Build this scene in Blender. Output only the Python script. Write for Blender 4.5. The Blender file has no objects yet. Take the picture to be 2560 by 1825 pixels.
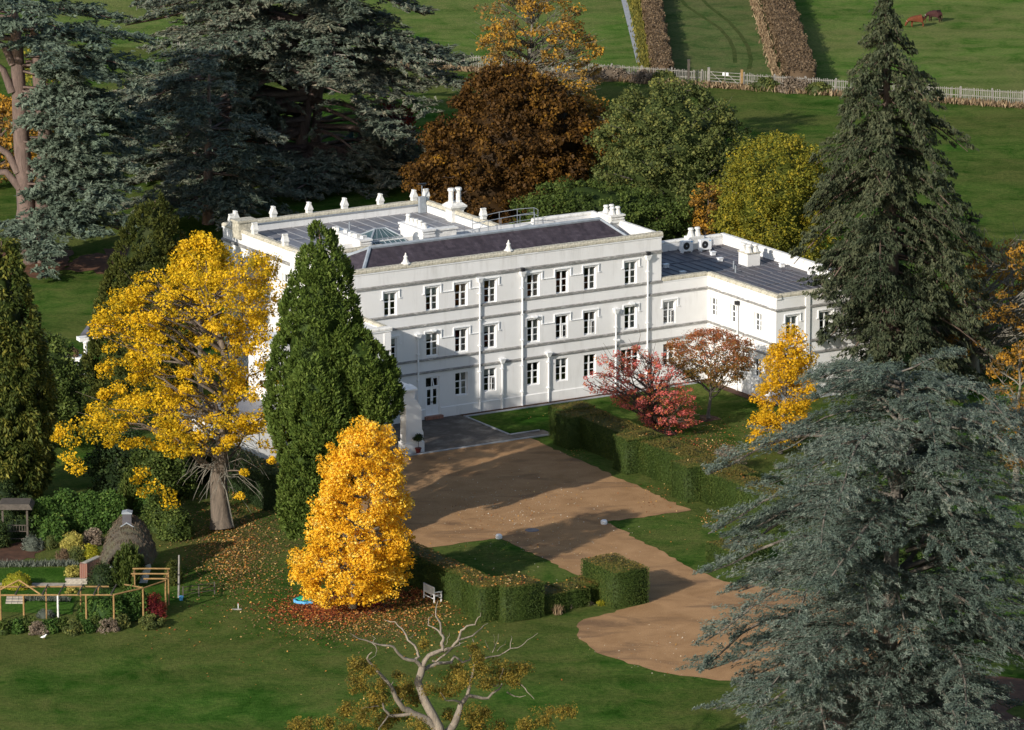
import bpy, math, random
import numpy as np
from mathutils import Vector

# ------------------------------------------------------------------ camera, light, sky
SC = bpy.context.scene
COL = SC.collection
FPX, TH, CAMH, CX, CY = 12400.0, math.radians(13.44), 81.2, 1280.0, 912.5
cam = bpy.data.cameras.new('camera')
cam.sensor_width = 36.0
cam.lens = 36.0 * FPX / 2560.0
cam.clip_start, cam.clip_end = 1.0, 6000.0
cam_ob = bpy.data.objects.new('camera', cam)
COL.objects.link(cam_ob)
cam_ob.location = (0, 0, CAMH)
cam_ob.rotation_euler = (math.pi / 2 - TH, 0, 0)
SC.camera = cam_ob

SUN_AZ = math.atan2(.588, .808)          # the light travels forward and to the right
SUN_EL = math.radians(23.0)
world = bpy.data.worlds.new('World')
SC.world = world
world.use_nodes = True
wn = world.node_tree
sky = wn.nodes.new('ShaderNodeTexSky')
sky.sky_type = 'NISHITA'
sky.sun_disc = False
sky.sun_elevation = SUN_EL
sky.sun_rotation = SUN_AZ + math.pi
bg = next(n for n in wn.nodes if n.type == 'BACKGROUND')
bg.inputs['Strength'].default_value = 0.125
wn.links.new(sky.outputs['Color'], bg.inputs['Color'])
sun = bpy.data.lights.new('sun', 'SUN')
sun.energy = 4.35
sun.angle = math.radians(0.55)
sun.color = (1.0, 0.945, 0.86)
sun_ob = bpy.data.objects.new('sun', sun)
COL.objects.link(sun_ob)
_d = Vector((math.sin(SUN_AZ) * math.cos(SUN_EL), math.cos(SUN_AZ) * math.cos(SUN_EL), -math.sin(SUN_EL)))
sun_ob.rotation_euler = _d.to_track_quat('-Z', 'Y').to_euler()
sun_ob.location = (-60, -80, 120)
vs = SC.view_settings
vs.view_transform = 'Standard'
vs.look = 'None'
vs.exposure = 0.25
vs.gamma = 1.0
vs.use_curve_mapping = False

# ------------------------------------------------------------------ helpers: geometry of the place
ct, st = math.cos(TH), math.sin(TH)
def ray(px, py):
    dx, dy = (px - CX) / FPX, (CY - py) / FPX
    return np.array([dx, ct + dy * st, -st + dy * ct])
def G(px, py, z=0.0):
    """point of the plane z that the photograph shows at px, py"""
    d = ray(px, py)
    t = (z - CAMH) / d[2]
    return np.array([0, 0, CAMH]) + d * t
def lift(px, py, Y):
    """point at world depth Y seen at px, py"""
    d = ray(px, py)
    return np.array([0, 0, CAMH]) + d * (Y / d[1])
def ppm(Y, z=0):
    return FPX / (Y * ct - (z - CAMH) * st)
AL = math.radians(31.0)
EU = np.array([math.cos(AL), math.sin(AL)])
EV = np.array([math.sin(AL), -math.cos(AL)])
O = np.array([0.681, 327.848])
def W(u, v, z=0.0):
    p = O + u * EU + v * EV
    return np.array([p[0], p[1], z])

def link(o, parent=None):
    COL.objects.link(o)
    if parent is not None:
        o.parent = parent
    return o
def tag(o, label=None, cat=None, group=None, kind=None):
    if label: o['label'] = label
    if cat: o['category'] = cat
    if group: o['group'] = group
    if kind: o['kind'] = kind
    return o
def empty(name, loc, label, cat, group=None, rz=0.0):
    o = bpy.data.objects.new(name, None)
    o.empty_display_size = .3
    o.location = loc
    o.rotation_euler = (0, 0, rz)
    link(o)
    return tag(o, label, cat, group)
def raw_mesh(name, verts, faces, mat, smooth=False):
    me = bpy.data.meshes.new(name)
    me.from_pydata([tuple(map(float, v)) for v in verts], [], faces)
    me.materials.append(mat)
    if smooth:
        me.polygons.foreach_set('use_smooth', [True] * len(me.polygons))
    me.update()
    return me
def np_mesh(name, V, F, mat, tint=None, smooth=False):
    """V (n,3), F (m,k) all faces of k corners"""
    me = bpy.data.meshes.new(name)
    V = np.ascontiguousarray(V, dtype=np.float32)
    F = np.ascontiguousarray(F, dtype=np.int32)
    m, k = F.shape
    me.vertices.add(len(V)); me.vertices.foreach_set('co', V.ravel())
    me.loops.add(m * k); me.loops.foreach_set('vertex_index', F.ravel())
    me.polygons.add(m)
    me.polygons.foreach_set('loop_start', np.arange(0, m * k, k, dtype=np.int32))
    me.polygons.foreach_set('loop_total', np.full(m, k, dtype=np.int32))
    if smooth:
        me.polygons.foreach_set('use_smooth', np.ones(m, dtype=bool))
    me.update(calc_edges=True)
    if tint is not None:
        a = me.attributes.new('tint', 'FLOAT', 'FACE')
        a.data.foreach_set('value', np.ascontiguousarray(tint, dtype=np.float32))
    me.materials.append(mat)
    return me
def obj(name, me, parent=None, loc=(0, 0, 0), rz=0.0):
    o = bpy.data.objects.new(name, me)
    o.location = loc
    o.rotation_euler = (0, 0, rz)
    return link(o, parent)

class MB:
    """collects shapes in one local frame, builds ONE mesh object"""
    def __init__(s): s.v, s.f = [], []
    def add(s, vs_, fs_):
        n = len(s.v); s.v += [tuple(map(float, p)) for p in vs_]; s.f += [tuple(i + n for i in f) for f in fs_]
    def box(s, x0, x1, y0, y1, z0, z1):
        s.add([(x0,y0,z0),(x1,y0,z0),(x1,y1,z0),(x0,y1,z0),(x0,y0,z1),(x1,y0,z1),(x1,y1,z1),(x0,y1,z1)],
              [(0,3,2,1),(4,5,6,7),(0,1,5,4),(1,2,6,5),(2,3,7,6),(3,0,4,7)])
    def hexa(s, lo, hi):
        s.add(list(lo) + list(hi), [(0,3,2,1),(4,5,6,7),(0,1,5,4),(1,2,6,5),(2,3,7,6),(3,0,4,7)])
    def quad(s, *p): s.add(p, [tuple(range(len(p)))])
    def tube(s, pts, r, n=6, cap=True):
        pts = [Vector(p) for p in pts]
        rs = r if hasattr(r, '__len__') else [r] * len(pts)
        vs_, fs_ = [], []
        for i, p in enumerate(pts):
            d = (pts[min(i + 1, len(pts) - 1)] - pts[max(i - 1, 0)]).normalized()
            a = d.orthogonal().normalized() if i == 0 else (a - d * a.dot(d)).normalized()
            b = d.cross(a)
            for k in range(n):
                t = 2 * math.pi * k / n
                vs_.append(p + (a * math.cos(t) + b * math.sin(t)) * rs[i])
        for i in range(len(pts) - 1):
            for k in range(n):
                fs_.append((i*n+k, i*n+(k+1) % n, (i+1)*n+(k+1) % n, (i+1)*n+k))
        if cap:
            fs_.append(tuple(range(n-1, -1, -1))); fs_.append(tuple((len(pts)-1)*n + k for k in range(n)))
        s.add(vs_, fs_)
    def lathe(s, cx, cy, prof, n=12):
        vs_, fs_ = [], []
        for r, z in prof:
            for k in range(n):
                t = 2 * math.pi * k / n
                vs_.append((cx + r * math.cos(t), cy + r * math.sin(t), z))
        for i in range(len(prof) - 1):
            for k in range(n):
                fs_.append((i*n+k, i*n+(k+1) % n, (i+1)*n+(k+1) % n, (i+1)*n+k))
        fs_.append(tuple(range(n-1, -1, -1))); fs_.append(tuple((len(prof)-1)*n + k for k in range(n)))
        s.add(vs_, fs_)
    def mesh(s, name, mat, smooth=False): return raw_mesh(name, s.v, s.f, mat, smooth)
    def build(s, name, mat, parent=None, smooth=False, loc=(0, 0, 0), rz=0.0):
        return obj(name, s.mesh(name, mat, smooth), parent, loc, rz)

# ------------------------------------------------------------------ materials
def new_mat(name):
    m = bpy.data.materials.new(name); m.use_nodes = True
    nt = m.node_tree
    return m, nt, nt.nodes['Principled BSDF']
def ramp(nt, stops):
    r = nt.nodes.new('ShaderNodeValToRGB')
    e = r.color_ramp.elements
    while len(e) < len(stops): e.new(0.5)
    for i, (p, c) in enumerate(stops):
        e[i].position = p; e[i].color = (*c, 1)
    return r
def noise(nt, scale, detail=4, rough=.55, vec=None, dist=0.0):
    n = nt.nodes.new('ShaderNodeTexNoise')
    n.inputs['Scale'].default_value = scale; n.inputs['Detail'].default_value = detail
    n.inputs['Roughness'].default_value = rough; n.inputs['Distortion'].default_value = dist
    if vec is not None: nt.links.new(vec, n.inputs['Vector'])
    return n
def coords(nt, scale=(1, 1, 1), kind='Object', rz=0.0):
    tc = nt.nodes.new('ShaderNodeTexCoord'); mp = nt.nodes.new('ShaderNodeMapping')
    mp.inputs['Scale'].default_value = scale
    mp.inputs['Rotation'].default_value = (0, 0, rz)
    nt.links.new(tc.outputs[kind], mp.inputs['Vector'])
    return mp.outputs['Vector']
def mix(nt, a, b, fac, mode='MIX'):
    x = nt.nodes.new('ShaderNodeMix'); x.data_type = 'RGBA'; x.blend_type = mode
    for sock, val in ((x.inputs[6], a), (x.inputs[7], b)):
        if hasattr(val, 'links'): nt.links.new(val, sock)
        else: sock.default_value = (*val, 1)
    if hasattr(fac, 'links'): nt.links.new(fac, x.inputs[0])
    else: x.inputs[0].default_value = fac
    return x.outputs[2]
def bump(nt, bsdf, h, strength=.3, dist=.05):
    b = nt.nodes.new('ShaderNodeBump'); b.inputs['Strength'].default_value = strength; b.inputs['Distance'].default_value = dist
    nt.links.new(h, b.inputs['Height']); nt.links.new(b.outputs['Normal'], bsdf.inputs['Normal'])
def plain(name, c, rough=.6, metal=0.0, var=.25, scale=3.0, spec=.3):
    m, nt, b = new_mat(name)
    n = noise(nt, scale, 5, .6, coords(nt))
    r = ramp(nt, [(.3, tuple(x * (1 - var) for x in c)), (.7, tuple(min(1, x * (1 + var * .6)) for x in c))])
    nt.links.new(n.outputs['Fac'], r.inputs['Fac']); nt.links.new(r.outputs['Color'], b.inputs['Base Color'])
    b.inputs['Roughness'].default_value = rough; b.inputs['Metallic'].default_value = metal
    b.inputs['Specular IOR Level'].default_value = spec
    return m
def leafmat(name, stops, trans=.25, rough=.6):
    """colour of each leaf by its own random tint"""
    m = bpy.data.materials.new(name); m.use_nodes = True
    nt = m.node_tree; b = nt.nodes['Principled BSDF']
    a = nt.nodes.new('ShaderNodeAttribute'); a.attribute_name = 'tint'
    r = ramp(nt, stops); nt.links.new(a.outputs['Fac'], r.inputs['Fac'])
    nt.links.new(r.outputs['Color'], b.inputs['Base Color'])
    b.inputs['Roughness'].default_value = rough; b.inputs['Specular IOR Level'].default_value = .12
    if trans > 0:
        t = nt.nodes.new('ShaderNodeBsdfTranslucent'); nt.links.new(r.outputs['Color'], t.inputs['Color'])
        x = nt.nodes.new('ShaderNodeMixShader'); x.inputs[0].default_value = trans
        out = nt.nodes['Material Output']
        nt.links.new(b.outputs[0], x.inputs[1]); nt.links.new(t.outputs[0], x.inputs[2]); nt.links.new(x.outputs[0], out.inputs['Surface'])
    return m
def bark(name, c0, c1):
    m, nt, b = new_mat(name)
    n = noise(nt, 2.2, 8, .7, coords(nt, (1.5, 1.5, .35)), .6)
    r = ramp(nt, [(.32, c0), (.68, c1)])
    nt.links.new(n.outputs['Fac'], r.inputs['Fac']); nt.links.new(r.outputs['Color'], b.inputs['Base Color'])
    b.inputs['Roughness'].default_value = .9
    n2 = noise(nt, 9, 6, .7, coords(nt, (2, 2, .4)))
    bump(nt, b, n2.outputs['Fac'], .8, .06)
    return m
def turf(name, dark, mid, dry, dry_amt=.5, fine=1.0, stretch=(1, 1, 1), rz=0.0):
    m, nt, b = new_mat(name)
    v = coords(nt, stretch, 'Object', rz)
    big = noise(nt, .045, 5, .6, v, .4)
    med = noise(nt, .32, 7, .72, v, .6)
    fin = noise(nt, 3.4, 6, .75, v)
    rm = ramp(nt, [(.34, (0, 0, 0)), (.62, (1, 1, 1))]); nt.links.new(med.outputs['Fac'], rm.inputs['Fac'])
    bands = noise(nt, .16, 4, .6, coords(nt, (stretch[0] * .45, stretch[1] * 1.6, 1), 'Object', rz + .12), .3); rbnd = ramp(nt, [(.38, (.74, .78, .74)), (.6, (1.12, 1.1, 1.08))]); nt.links.new(bands.outputs['Fac'], rbnd.inputs['Fac'])
    c1 = mix(nt, mix(nt, dark, mid, rm.outputs['Color']), rbnd.outputs['Color'], 1, 'MULTIPLY')
    rb = ramp(nt, [(.45, (0, 0, 0)), (.62, (dry_amt,) * 3)])
    mm = nt.nodes.new('ShaderNodeMath'); mm.operation = 'MULTIPLY_ADD'; mm.inputs[1].default_value = .55; mm.inputs[2].default_value = .02
    nt.links.new(med.outputs['Fac'], mm.inputs[0])
    ad = nt.nodes.new('ShaderNodeMath'); ad.operation = 'MULTIPLY_ADD'; ad.inputs[1].default_value = .5
    nt.links.new(big.outputs['Fac'], ad.inputs[0]); nt.links.new(mm.outputs[0], ad.inputs[2])
    nt.links.new(ad.outputs[0], rb.inputs['Fac'])
    c2 = mix(nt, c1, dry, rb.outputs['Color'])
    rf = ramp(nt, [(.28, (.38, .42, .38)), (.5, (1, 1, 1)), (.74, (1.65, 1.5, 1.3))])
    nt.links.new(fin.outputs['Fac'], rf.inputs['Fac'])
    c3 = mix(nt, c2, rf.outputs['Color'], .75 * fine, 'MULTIPLY')
    nt.links.new(c3, b.inputs['Base Color'])
    b.inputs['Roughness'].default_value = .95; b.inputs['Specular IOR Level'].default_value = 0
    f2 = noise(nt, 7.0, 5, .8, v)
    bump(nt, b, f2.outputs['Fac'], .9, .12)
    return m

M = {}
M['lawn'] = turf('lawn', (.029, .076, .011), (.066, .144, .023), (.135, .12, .042), .62)
M['field'] = turf('field', (.062, .130, .022), (.112, .188, .04), (.185, .18, .068), .65)
M['field_far'] = turf('field_strip', (.05, .10, .026), (.09, .145, .04), (.16, .15, .065), .7)
M['garden_lawn'] = turf('garden_lawn', (.035, .09, .012), (.055, .13, .02), (.09, .12, .03), .3)
M['track'] = turf('track', (.042, .072, .02), (.066, .1, .028), (.1, .1, .04), .5)

def gravel_mat(name, c0, c1, cd):
    m, nt, b = new_mat(name)
    v = coords(nt)
    n1 = noise(nt, .5, 6, .65, v, .5); n2 = noise(nt, 16, 6, .8, v); n3 = noise(nt, .17, 5, .6, coords(nt, (1, 2.6, 1), 'Object', .5), .8)
    r1 = ramp(nt, [(.3, c0), (.7, c1)]); nt.links.new(n1.outputs['Fac'], r1.inputs['Fac'])
    r3 = ramp(nt, [(.53, (0, 0, 0)), (.68, (.7, .7, .7))]); nt.links.new(n3.outputs['Fac'], r3.inputs['Fac'])
    c = mix(nt, r1.outputs['Color'], cd, r3.outputs['Color'])
    r2 = ramp(nt, [(.3, (.45, .45, .45)), (.68, (1.4, 1.36, 1.3))]); nt.links.new(n2.outputs['Fac'], r2.inputs['Fac'])
    c = mix(nt, c, r2.outputs['Color'], .8, 'MULTIPLY')
    nt.links.new(c, b.inputs['Base Color'])
    b.inputs['Roughness'].default_value = .95; b.inputs['Specular IOR Level'].default_value = .02
    bump(nt, b, n2.outputs['Fac'], .6, .03)
    return m
M['gravel'] = gravel_mat('gravel', (.31, .18, .088), (.44, .265, .135), (.15, .095, .06))
def tarmac_mat():
    m, nt, b = new_mat('terrace_tarmac')
    v = coords(nt)
    n1 = noise(nt, .7, 7, .65, v, .6); n2 = noise(nt, 18, 4, .7, v)
    r1 = ramp(nt, [(.3, (.045, .036, .03)), (.55, (.085, .07, .058)), (.75, (.14, .12, .10))]); nt.links.new(n1.outputs['Fac'], r1.inputs['Fac'])
    nt.links.new(r1.outputs['Color'], b.inputs['Base Color'])
    rr = ramp(nt, [(.45, (.75,) * 3), (.7, (.3,) * 3)]); nt.links.new(n1.outputs['Fac'], rr.inputs['Fac'])
    nt.links.new(rr.outputs['Color'], b.inputs['Roughness'])
    bump(nt, b, n2.outputs['Fac'], .4, .02)
    return m
M['tarmac'] = tarmac_mat()
def stucco_mat():
    m, nt, b = new_mat('white_stucco')
    v = coords(nt, (1, 1, .18)); n1 = noise(nt, 1.6, 6, .65, v)
    n2 = noise(nt, .35, 4, .6, coords(nt)); n3 = noise(nt, 14, 4, .7, coords(nt))
    r1 = ramp(nt, [(.28, (.68, .665, .64)), (.46, (.785, .775, .755))]); nt.links.new(n1.outputs['Fac'], r1.inputs['Fac'])
    r2 = ramp(nt, [(.35, (.93, .925, .915)), (.65, (1, 1, 1))]); nt.links.new(n2.outputs['Fac'], r2.inputs['Fac'])
    sx = nt.nodes.new('ShaderNodeSeparateXYZ'); nt.links.new(coords(nt), sx.inputs[0])
    hi = ramp(nt, [(0, (.5, .5, .5)), (.02, (.2, .2, .2)), (.07, (0, 0, 0)), (.86, (0, 0, 0)), (.99, (1, 1, 1))]); mr = nt.nodes.new('ShaderNodeMapRange'); mr.inputs[1].default_value = 0; mr.inputs[2].default_value = 10.7
    nt.links.new(sx.outputs[2], mr.inputs[0]); nt.links.new(mr.outputs[0], hi.inputs['Fac'])
    n4 = noise(nt, .9, 7, .75, coords(nt, (1.2, 1.2, .15)), .5); r4 = ramp(nt, [(.48, (0, 0, 0)), (.7, (.62, .62, .62))]); nt.links.new(n4.outputs['Fac'], r4.inputs['Fac'])
    wear = mix(nt, hi.outputs['Color'], r4.outputs['Color'], 1, 'MULTIPLY')
    base = mix(nt, mix(nt, r1.outputs['Color'], r2.outputs['Color'], 1, 'MULTIPLY'), (.42, .40, .36), wear)
    nt.links.new(base, b.inputs['Base Color'])
    b.inputs['Roughness'].default_value = .8; b.inputs['Specular IOR Level'].default_value = .2
    bump(nt, b, n3.outputs['Fac'], .12, .01)
    return m
M['stucco'] = stucco_mat()
M['white'] = plain('white_paint', (.82, .82, .81), .45, var=.06, scale=5)
M['stone'] = plain('weathered_stone', (.36, .34, .28), .9, var=.55, scale=7)
def string_mat():
    m, nt, b = new_mat('sooty_string_course')
    n = noise(nt, 3.2, 6, .7, coords(nt, (1, 1, 3)))
    r = ramp(nt, [(.3, (.12, .115, .11)), (.55, (.27, .26, .24)), (.75, (.6, .58, .54))])
    nt.links.new(n.outputs['Fac'], r.inputs['Fac']); nt.links.new(r.outputs['Color'], b.inputs['Base Color'])
    b.inputs['Roughness'].default_value = .9
    return m
M['string'] = string_mat()
M['lichen'] = plain('lichened_stone', (.50, .46, .36), .9, var=.5, scale=5)
M['old_white'] = plain('worn_white', (.72, .70, .65), .8, var=.25, scale=4)
def lead_mat(name, c0, c1, c2, sc=.45):
    m, nt, b = new_mat(name)
    n = noise(nt, sc, 7, .65, coords(nt, (1, 2.2, 1)), .5)
    r = ramp(nt, [(.3, c0), (.5, c1), (.72, c2)]); nt.links.new(n.outputs['Fac'], r.inputs['Fac'])
    nt.links.new(r.outputs['Color'], b.inputs['Base Color']); b.inputs['Roughness'].default_value = .55
    return m
M['lead'] = lead_mat('lead_sheet', (.11, .105, .12), (.19, .19, .205), (.14, .115, .105))
M['lead_dark'] = lead_mat('weathered_lead', (.05, .047, .055), (.085, .08, .09), (.11, .075, .07))
M['lead_roll'] = plain('lead_roll', (.25, .255, .27), .5, var=.25)
M['lead_roll_dark'] = plain('lead_roll_dark', (.125, .125, .14), .5, var=.3)
M['lead_trim'] = plain('lead_trim', (.30, .33, .36), .5, var=.25, scale=2)
def slate_mat():
    m, nt, b = new_mat('purple_slate')
    br = nt.nodes.new('ShaderNodeTexBrick')
    nt.links.new(coords(nt, (1, 1, 1), 'UV'), br.inputs['Vector'])
    br.inputs['Scale'].default_value = 1.0; br.inputs['Brick Width'].default_value = .3; br.inputs['Row Height'].default_value = .22
    br.inputs['Mortar Size'].default_value = .008; br.inputs['Mortar Smooth'].default_value = .2; br.inputs['Bias'].default_value = 0
    br.inputs['Color1'].default_value = (.04, .029, .034, 1); br.inputs['Color2'].default_value = (.07, .053, .06, 1); br.inputs['Mortar'].default_value = (.03, .025, .03, 1)
    n = noise(nt, .8, 6, .7, coords(nt, (3.2, .5, .5))); r = ramp(nt, [(.35, (.7, .65, .65)), (.6, (1.1, 1.1, 1.12)), (.75, (1.9, 1.9, 2.0))])
    nt.links.new(n.outputs['Fac'], r.inputs['Fac'])
    nt.links.new(mix(nt, br.outputs['Color'], r.outputs['Color'], .9, 'MULTIPLY'), b.inputs['Base Color'])
    b.inputs['Roughness'].default_value = .6
    bump(nt, b, br.outputs['Fac'], .5, -.02)
    return m
M['slate'] = slate_mat()
def glass_mat():
    m = bpy.data.materials.new('window_glass'); m.use_nodes = True
    nt = m.node_tree; nt.nodes.remove(nt.nodes['Principled BSDF'])
    t = nt.nodes.new('ShaderNodeBsdfTransparent'); t.inputs[0].default_value = (.88, .9, .9, 1)
    g = nt.nodes.new('ShaderNodeBsdfGlossy'); g.inputs['Roughness'].default_value = .04
    x = nt.nodes.new('ShaderNodeMixShader'); f = nt.nodes.new('ShaderNodeFresnel'); f.inputs[0].default_value = 1.5
    nt.links.new(f.outputs[0], x.inputs[0]); nt.links.new(t.outputs[0], x.inputs[1]); nt.links.new(g.outputs[0], x.inputs[2])
    nt.links.new(x.outputs[0], nt.nodes['Material Output'].inputs['Surface'])
    return m
M['glass'] = glass_mat()
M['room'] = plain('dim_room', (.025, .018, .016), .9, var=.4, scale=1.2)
M['blind'] = plain('roller_blind', (.62, .60, .55), .8, var=.1)
M['curtain'] = plain('curtain', (.55, .49, .42), .9, var=.45, scale=3)
M['roof_glass'] = plain('skylight_glass', (.07, .11, .115), .12, var=.3, spec=.6)
M['zinc'] = plain('galvanised_steel', (.42, .45, .48), .4, .6, .15)
M['grey_metal'] = plain('grey_metal', (.30, .33, .36), .5, .2, .2)
M['black'] = plain('black_plastic', (.02, .02, .022), .5, var=.2)
M['clay'] = plain('terracotta', (.42, .15, .07), .85, var=.3, scale=4)
M['brick'] = None
def brick_mat():
    m, nt, b = new_mat('old_brick')
    br = nt.nodes.new('ShaderNodeTexBrick'); nt.links.new(coords(nt), br.inputs['Vector'])
    br.inputs['Scale'].default_value = 4.4; br.inputs['Color1'].default_value = (.30, .13, .08, 1); br.inputs['Color2'].default_value = (.2, .085, .06, 1)
    br.inputs['Mortar'].default_value = (.33, .29, .25, 1); br.inputs['Mortar Size'].default_value = .02
    nt.links.new(br.outputs['Color'], b.inputs['Base Color']); b.inputs['Roughness'].default_value = .9
    return m
M['brick'] = brick_mat()
def thatch_mat():
    m, nt, b = new_mat('mossy_thatch')
    n = noise(nt, 7, 8, .75, coords(nt, (3, 3, .5)), .4); n2 = noise(nt, 1.1, 5, .6, coords(nt))
    r = ramp(nt, [(.3, (.035, .028, .022)), (.5, (.085, .07, .05)), (.75, (.19, .16, .115))]); nt.links.new(n.outputs['Fac'], r.inputs['Fac'])
    r2 = ramp(nt, [(.45, (0, 0, 0)), (.7, (.6, .6, .6))]); nt.links.new(n2.outputs['Fac'], r2.inputs['Fac'])
    nt.links.new(mix(nt, r.outputs['Color'], (.10, .11, .045), r2.outputs['Color']), b.inputs['Base Color'])
    b.inputs['Roughness'].default_value = .95; bump(nt, b, n.outputs['Fac'], 1.0, .08)
    return m
M['thatch'] = thatch_mat()
M['timber'] = plain('honey_timber', (.30, .18, .07), .7, var=.35, scale=4)
M['grey_timber'] = plain('grey_timber', (.27, .25, .22), .85, var=.35, scale=4)
M['dark_or_shaded_timber'] = plain('dark_or_shaded_timber', (.09, .075, .06), .85, var=.4, scale=4)  # real dark wood, and shade put into the shelter's colour
M['soil'] = plain('leafy_soil', (.085, .04, .022), .95, var=.5, scale=1.5)
M['duff'] = plain('russet_duff', (.13, .06, .03), .95, var=.5, scale=1.2)
M['flag'] = plain('stone_flag', (.36, .32, .26), .9, var=.4, scale=3)
M['concrete'] = plain('concrete_path', (.33, .34, .35), .9, var=.2, scale=2)
M['teal'] = plain('teal_tarpaulin', (.02, .19, .2), .6, var=.3, scale=1.2)
M['green_plastic'] = plain('green_plastic', (.01, .30, .17), .4, var=.15)
M['blue_plastic'] = plain('blue_plastic', (.12, .42, .75), .4, var=.15)
M['red'] = plain('maroon_pot', (.12, .015, .015), .5, var=.2)

# leaves
L = {}
L['golden'] = leafmat('golden_leaves', [(0, (.30, .13, .008)), (.12, (.60, .30, .012)), (.5, (.86, .49, .025)), (.8, (.93, .64, .08)), (.93, (.95, .76, .22)), (1, (.42, .38, .04))], .3)
L['yellow'] = leafmat('yellow_leaves', [(0, (.13, .10, .012)), (.18, (.30, .23, .015)), (.42, (.62, .39, .012)), (.8, (.80, .50, .02)), (1, (.88, .60, .06))], .3)
L['young_yellow'] = leafmat('young_yellow_leaves', [(0, (.22, .17, .015)), (.3, (.55, .33, .012)), (.75, (.80, .46, .02)), (1, (.85, .42, .02))], .3)
L['cypress'] = leafmat('cypress_sprays', [(0, (.03, .052, .010)), (.5, (.078, .118, .02)), (1, (.15, .195, .042))], .12)
L['olive_cypress'] = leafmat('olive_sprays', [(0, (.022, .032, .006)), (.5, (.055, .065, .014)), (1, (.12, .125, .025))], .12)
L['thuja'] = leafmat('thuja_sprays', [(0, (.018, .032, .006)), (.5, (.065, .082, .016)), (1, (.24, .22, .04))], .15)
L['cedar'] = leafmat('cedar_needles', [(0, (.035, .055, .038)), (.5, (.105, .14, .098)), (1, (.20, .235, .17))], .08)
L['brown_cedar'] = leafmat('cone_tipped_cedar', [(0, (.035, .052, .036)), (.45, (.105, .132, .094)), (.8, (.19, .19, .135)), (1, (.28, .225, .145))], .08)
L['blue_cedar'] = leafmat('blue_cedar_needles', [(0, (.026, .042, .032)), (.5, (.08, .108, .084)), (.8, (.145, .172, .138)), (1, (.24, .225, .18))], .08)
L['fir'] = leafmat('fir_needles', [(0, (.018, .028, .014)), (.5, (.05, .062, .032)), (1, (.105, .11, .055))], .1)
L['copper'] = leafmat('copper_leaves', [(0, (.028, .016, .006)), (.45, (.095, .046, .011)), (.8, (.22, .11, .016)), (1, (.52, .26, .02))], .2)
L['chestnut'] = leafmat('chestnut_leaves', [(0, (.11, .09, .05)), (.4, (.25, .155, .04)), (.75, (.46, .24, .03)), (1, (.60, .34, .03))], .25)
L['oliveleaf'] = leafmat('olive_leaves', [(0, (.03, .045, .012)), (.5, (.085, .105, .03)), (.85, (.165, .17, .045)), (1, (.26, .23, .05))], .15)
L['yellowgreen'] = leafmat('yellowgreen_leaves', [(0, (.06, .075, .012)), (.4, (.16, .16, .02)), (.8, (.30, .24, .022)), (1, (.45, .30, .02))], .2)
L['shrub'] = leafmat('shrub_leaves', [(0, (.022, .036, .008)), (.5, (.06, .09, .018)), (1, (.13, .16, .035))], .12)
L['laurel'] = leafmat('laurel_leaves', [(0, (.02, .045, .01)), (.5, (.055, .11, .02)), (.9, (.11, .18, .035)), (1, (.2, .22, .05))], .15)
L['yew'] = leafmat('yew_sprays', [(0, (.02, .036, .007)), (.45, (.052, .08, .016)), (.7, (.095, .10, .022)), (1, (.17, .125, .03))], .1)
L['dark_yew'] = leafmat('dark_yew_sprays', [(0, (.012, .022, .008)), (.5, (.03, .052, .016)), (1, (.07, .085, .02))], .1)
L['irish_yew'] = leafmat('upright_yew_sprays', [(0, (.022, .04, .008)), (.5, (.06, .085, .016)), (1, (.12, .14, .03))], .1)
L['redmaple'] = leafmat('pinkred_leaves', [(0, (.26, .14, .04)), (.22, (.52, .19, .06)), (.55, (.62, .12, .10)), (1, (.78, .27, .24))], .3)
L['brownmaple'] = leafmat('russet_leaves', [(0, (.11, .10, .02)), (.35, (.22, .13, .03)), (.7, (.36, .12, .05)), (1, (.48, .15, .085))], .25)
L['crimson'] = leafmat('crimson_leaves', [(0, (.05, .008, .01)), (.5, (.17, .02, .025)), (1, (.42, .10, .04))], .25)
L['orange'] = leafmat('orange_leaves', [(0, (.09, .06, .025)), (.35, (.21, .12, .03)), (.75, (.42, .21, .025)), (1, (.56, .30, .03))], .25)
L['goldshrub'] = leafmat('gold_shrub_leaves', [(0, (.16, .15, .03)), (.5, (.42, .36, .08)), (1, (.6, .52, .16))], .2)
L['limeshrub'] = leafmat('lime_shrub_leaves', [(0, (.12, .13, .01)), (.5, (.30, .28, .02)), (1, (.46, .40, .04))], .2)
L['greyshrub'] = leafmat('grey_shrub_leaves', [(0, (.05, .06, .045)), (.5, (.11, .125, .095)), (1, (.22, .24, .19))], .15)
L['twig'] = leafmat('twiggy_growth', [(0, (.10, .075, .05)), (.5, (.21, .16, .115)), (1, (.34, .27, .20))], .1)
L['hedgebrown'] = leafmat('brown_beech_hedge', [(0, (.07, .048, .028)), (.5, (.15, .10, .058)), (1, (.24, .17, .10))], .15)
L['drygrass'] = leafmat('dry_grass', [(0, (.14, .09, .05)), (.5, (.28, .19, .11)), (1, (.42, .32, .19))], .2)
L['yellowgrass'] = leafmat('yellow_grass', [(0, (.07, .08, .02)), (.5, (.15, .14, .03)), (1, (.26, .21, .04))], .2)
L['fallen'] = leafmat('fallen_leaf', [(0, (.16, .045, .02)), (.35, (.32, .12, .028)), (.7, (.50, .25, .05)), (1, (.62, .43, .18))], .1)
L['fallen_red'] = leafmat('fallen_red_leaf', [(0, (.10, .025, .015)), (.5, (.26, .06, .025)), (1, (.45, .16, .04))], .1)
L['oak'] = leafmat('oak_leaves', [(0, (.07, .06, .012)), (.5, (.17, .13, .022)), (.85, (.28, .19, .03)), (1, (.40, .23, .03))], .2)
B = {}
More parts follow.
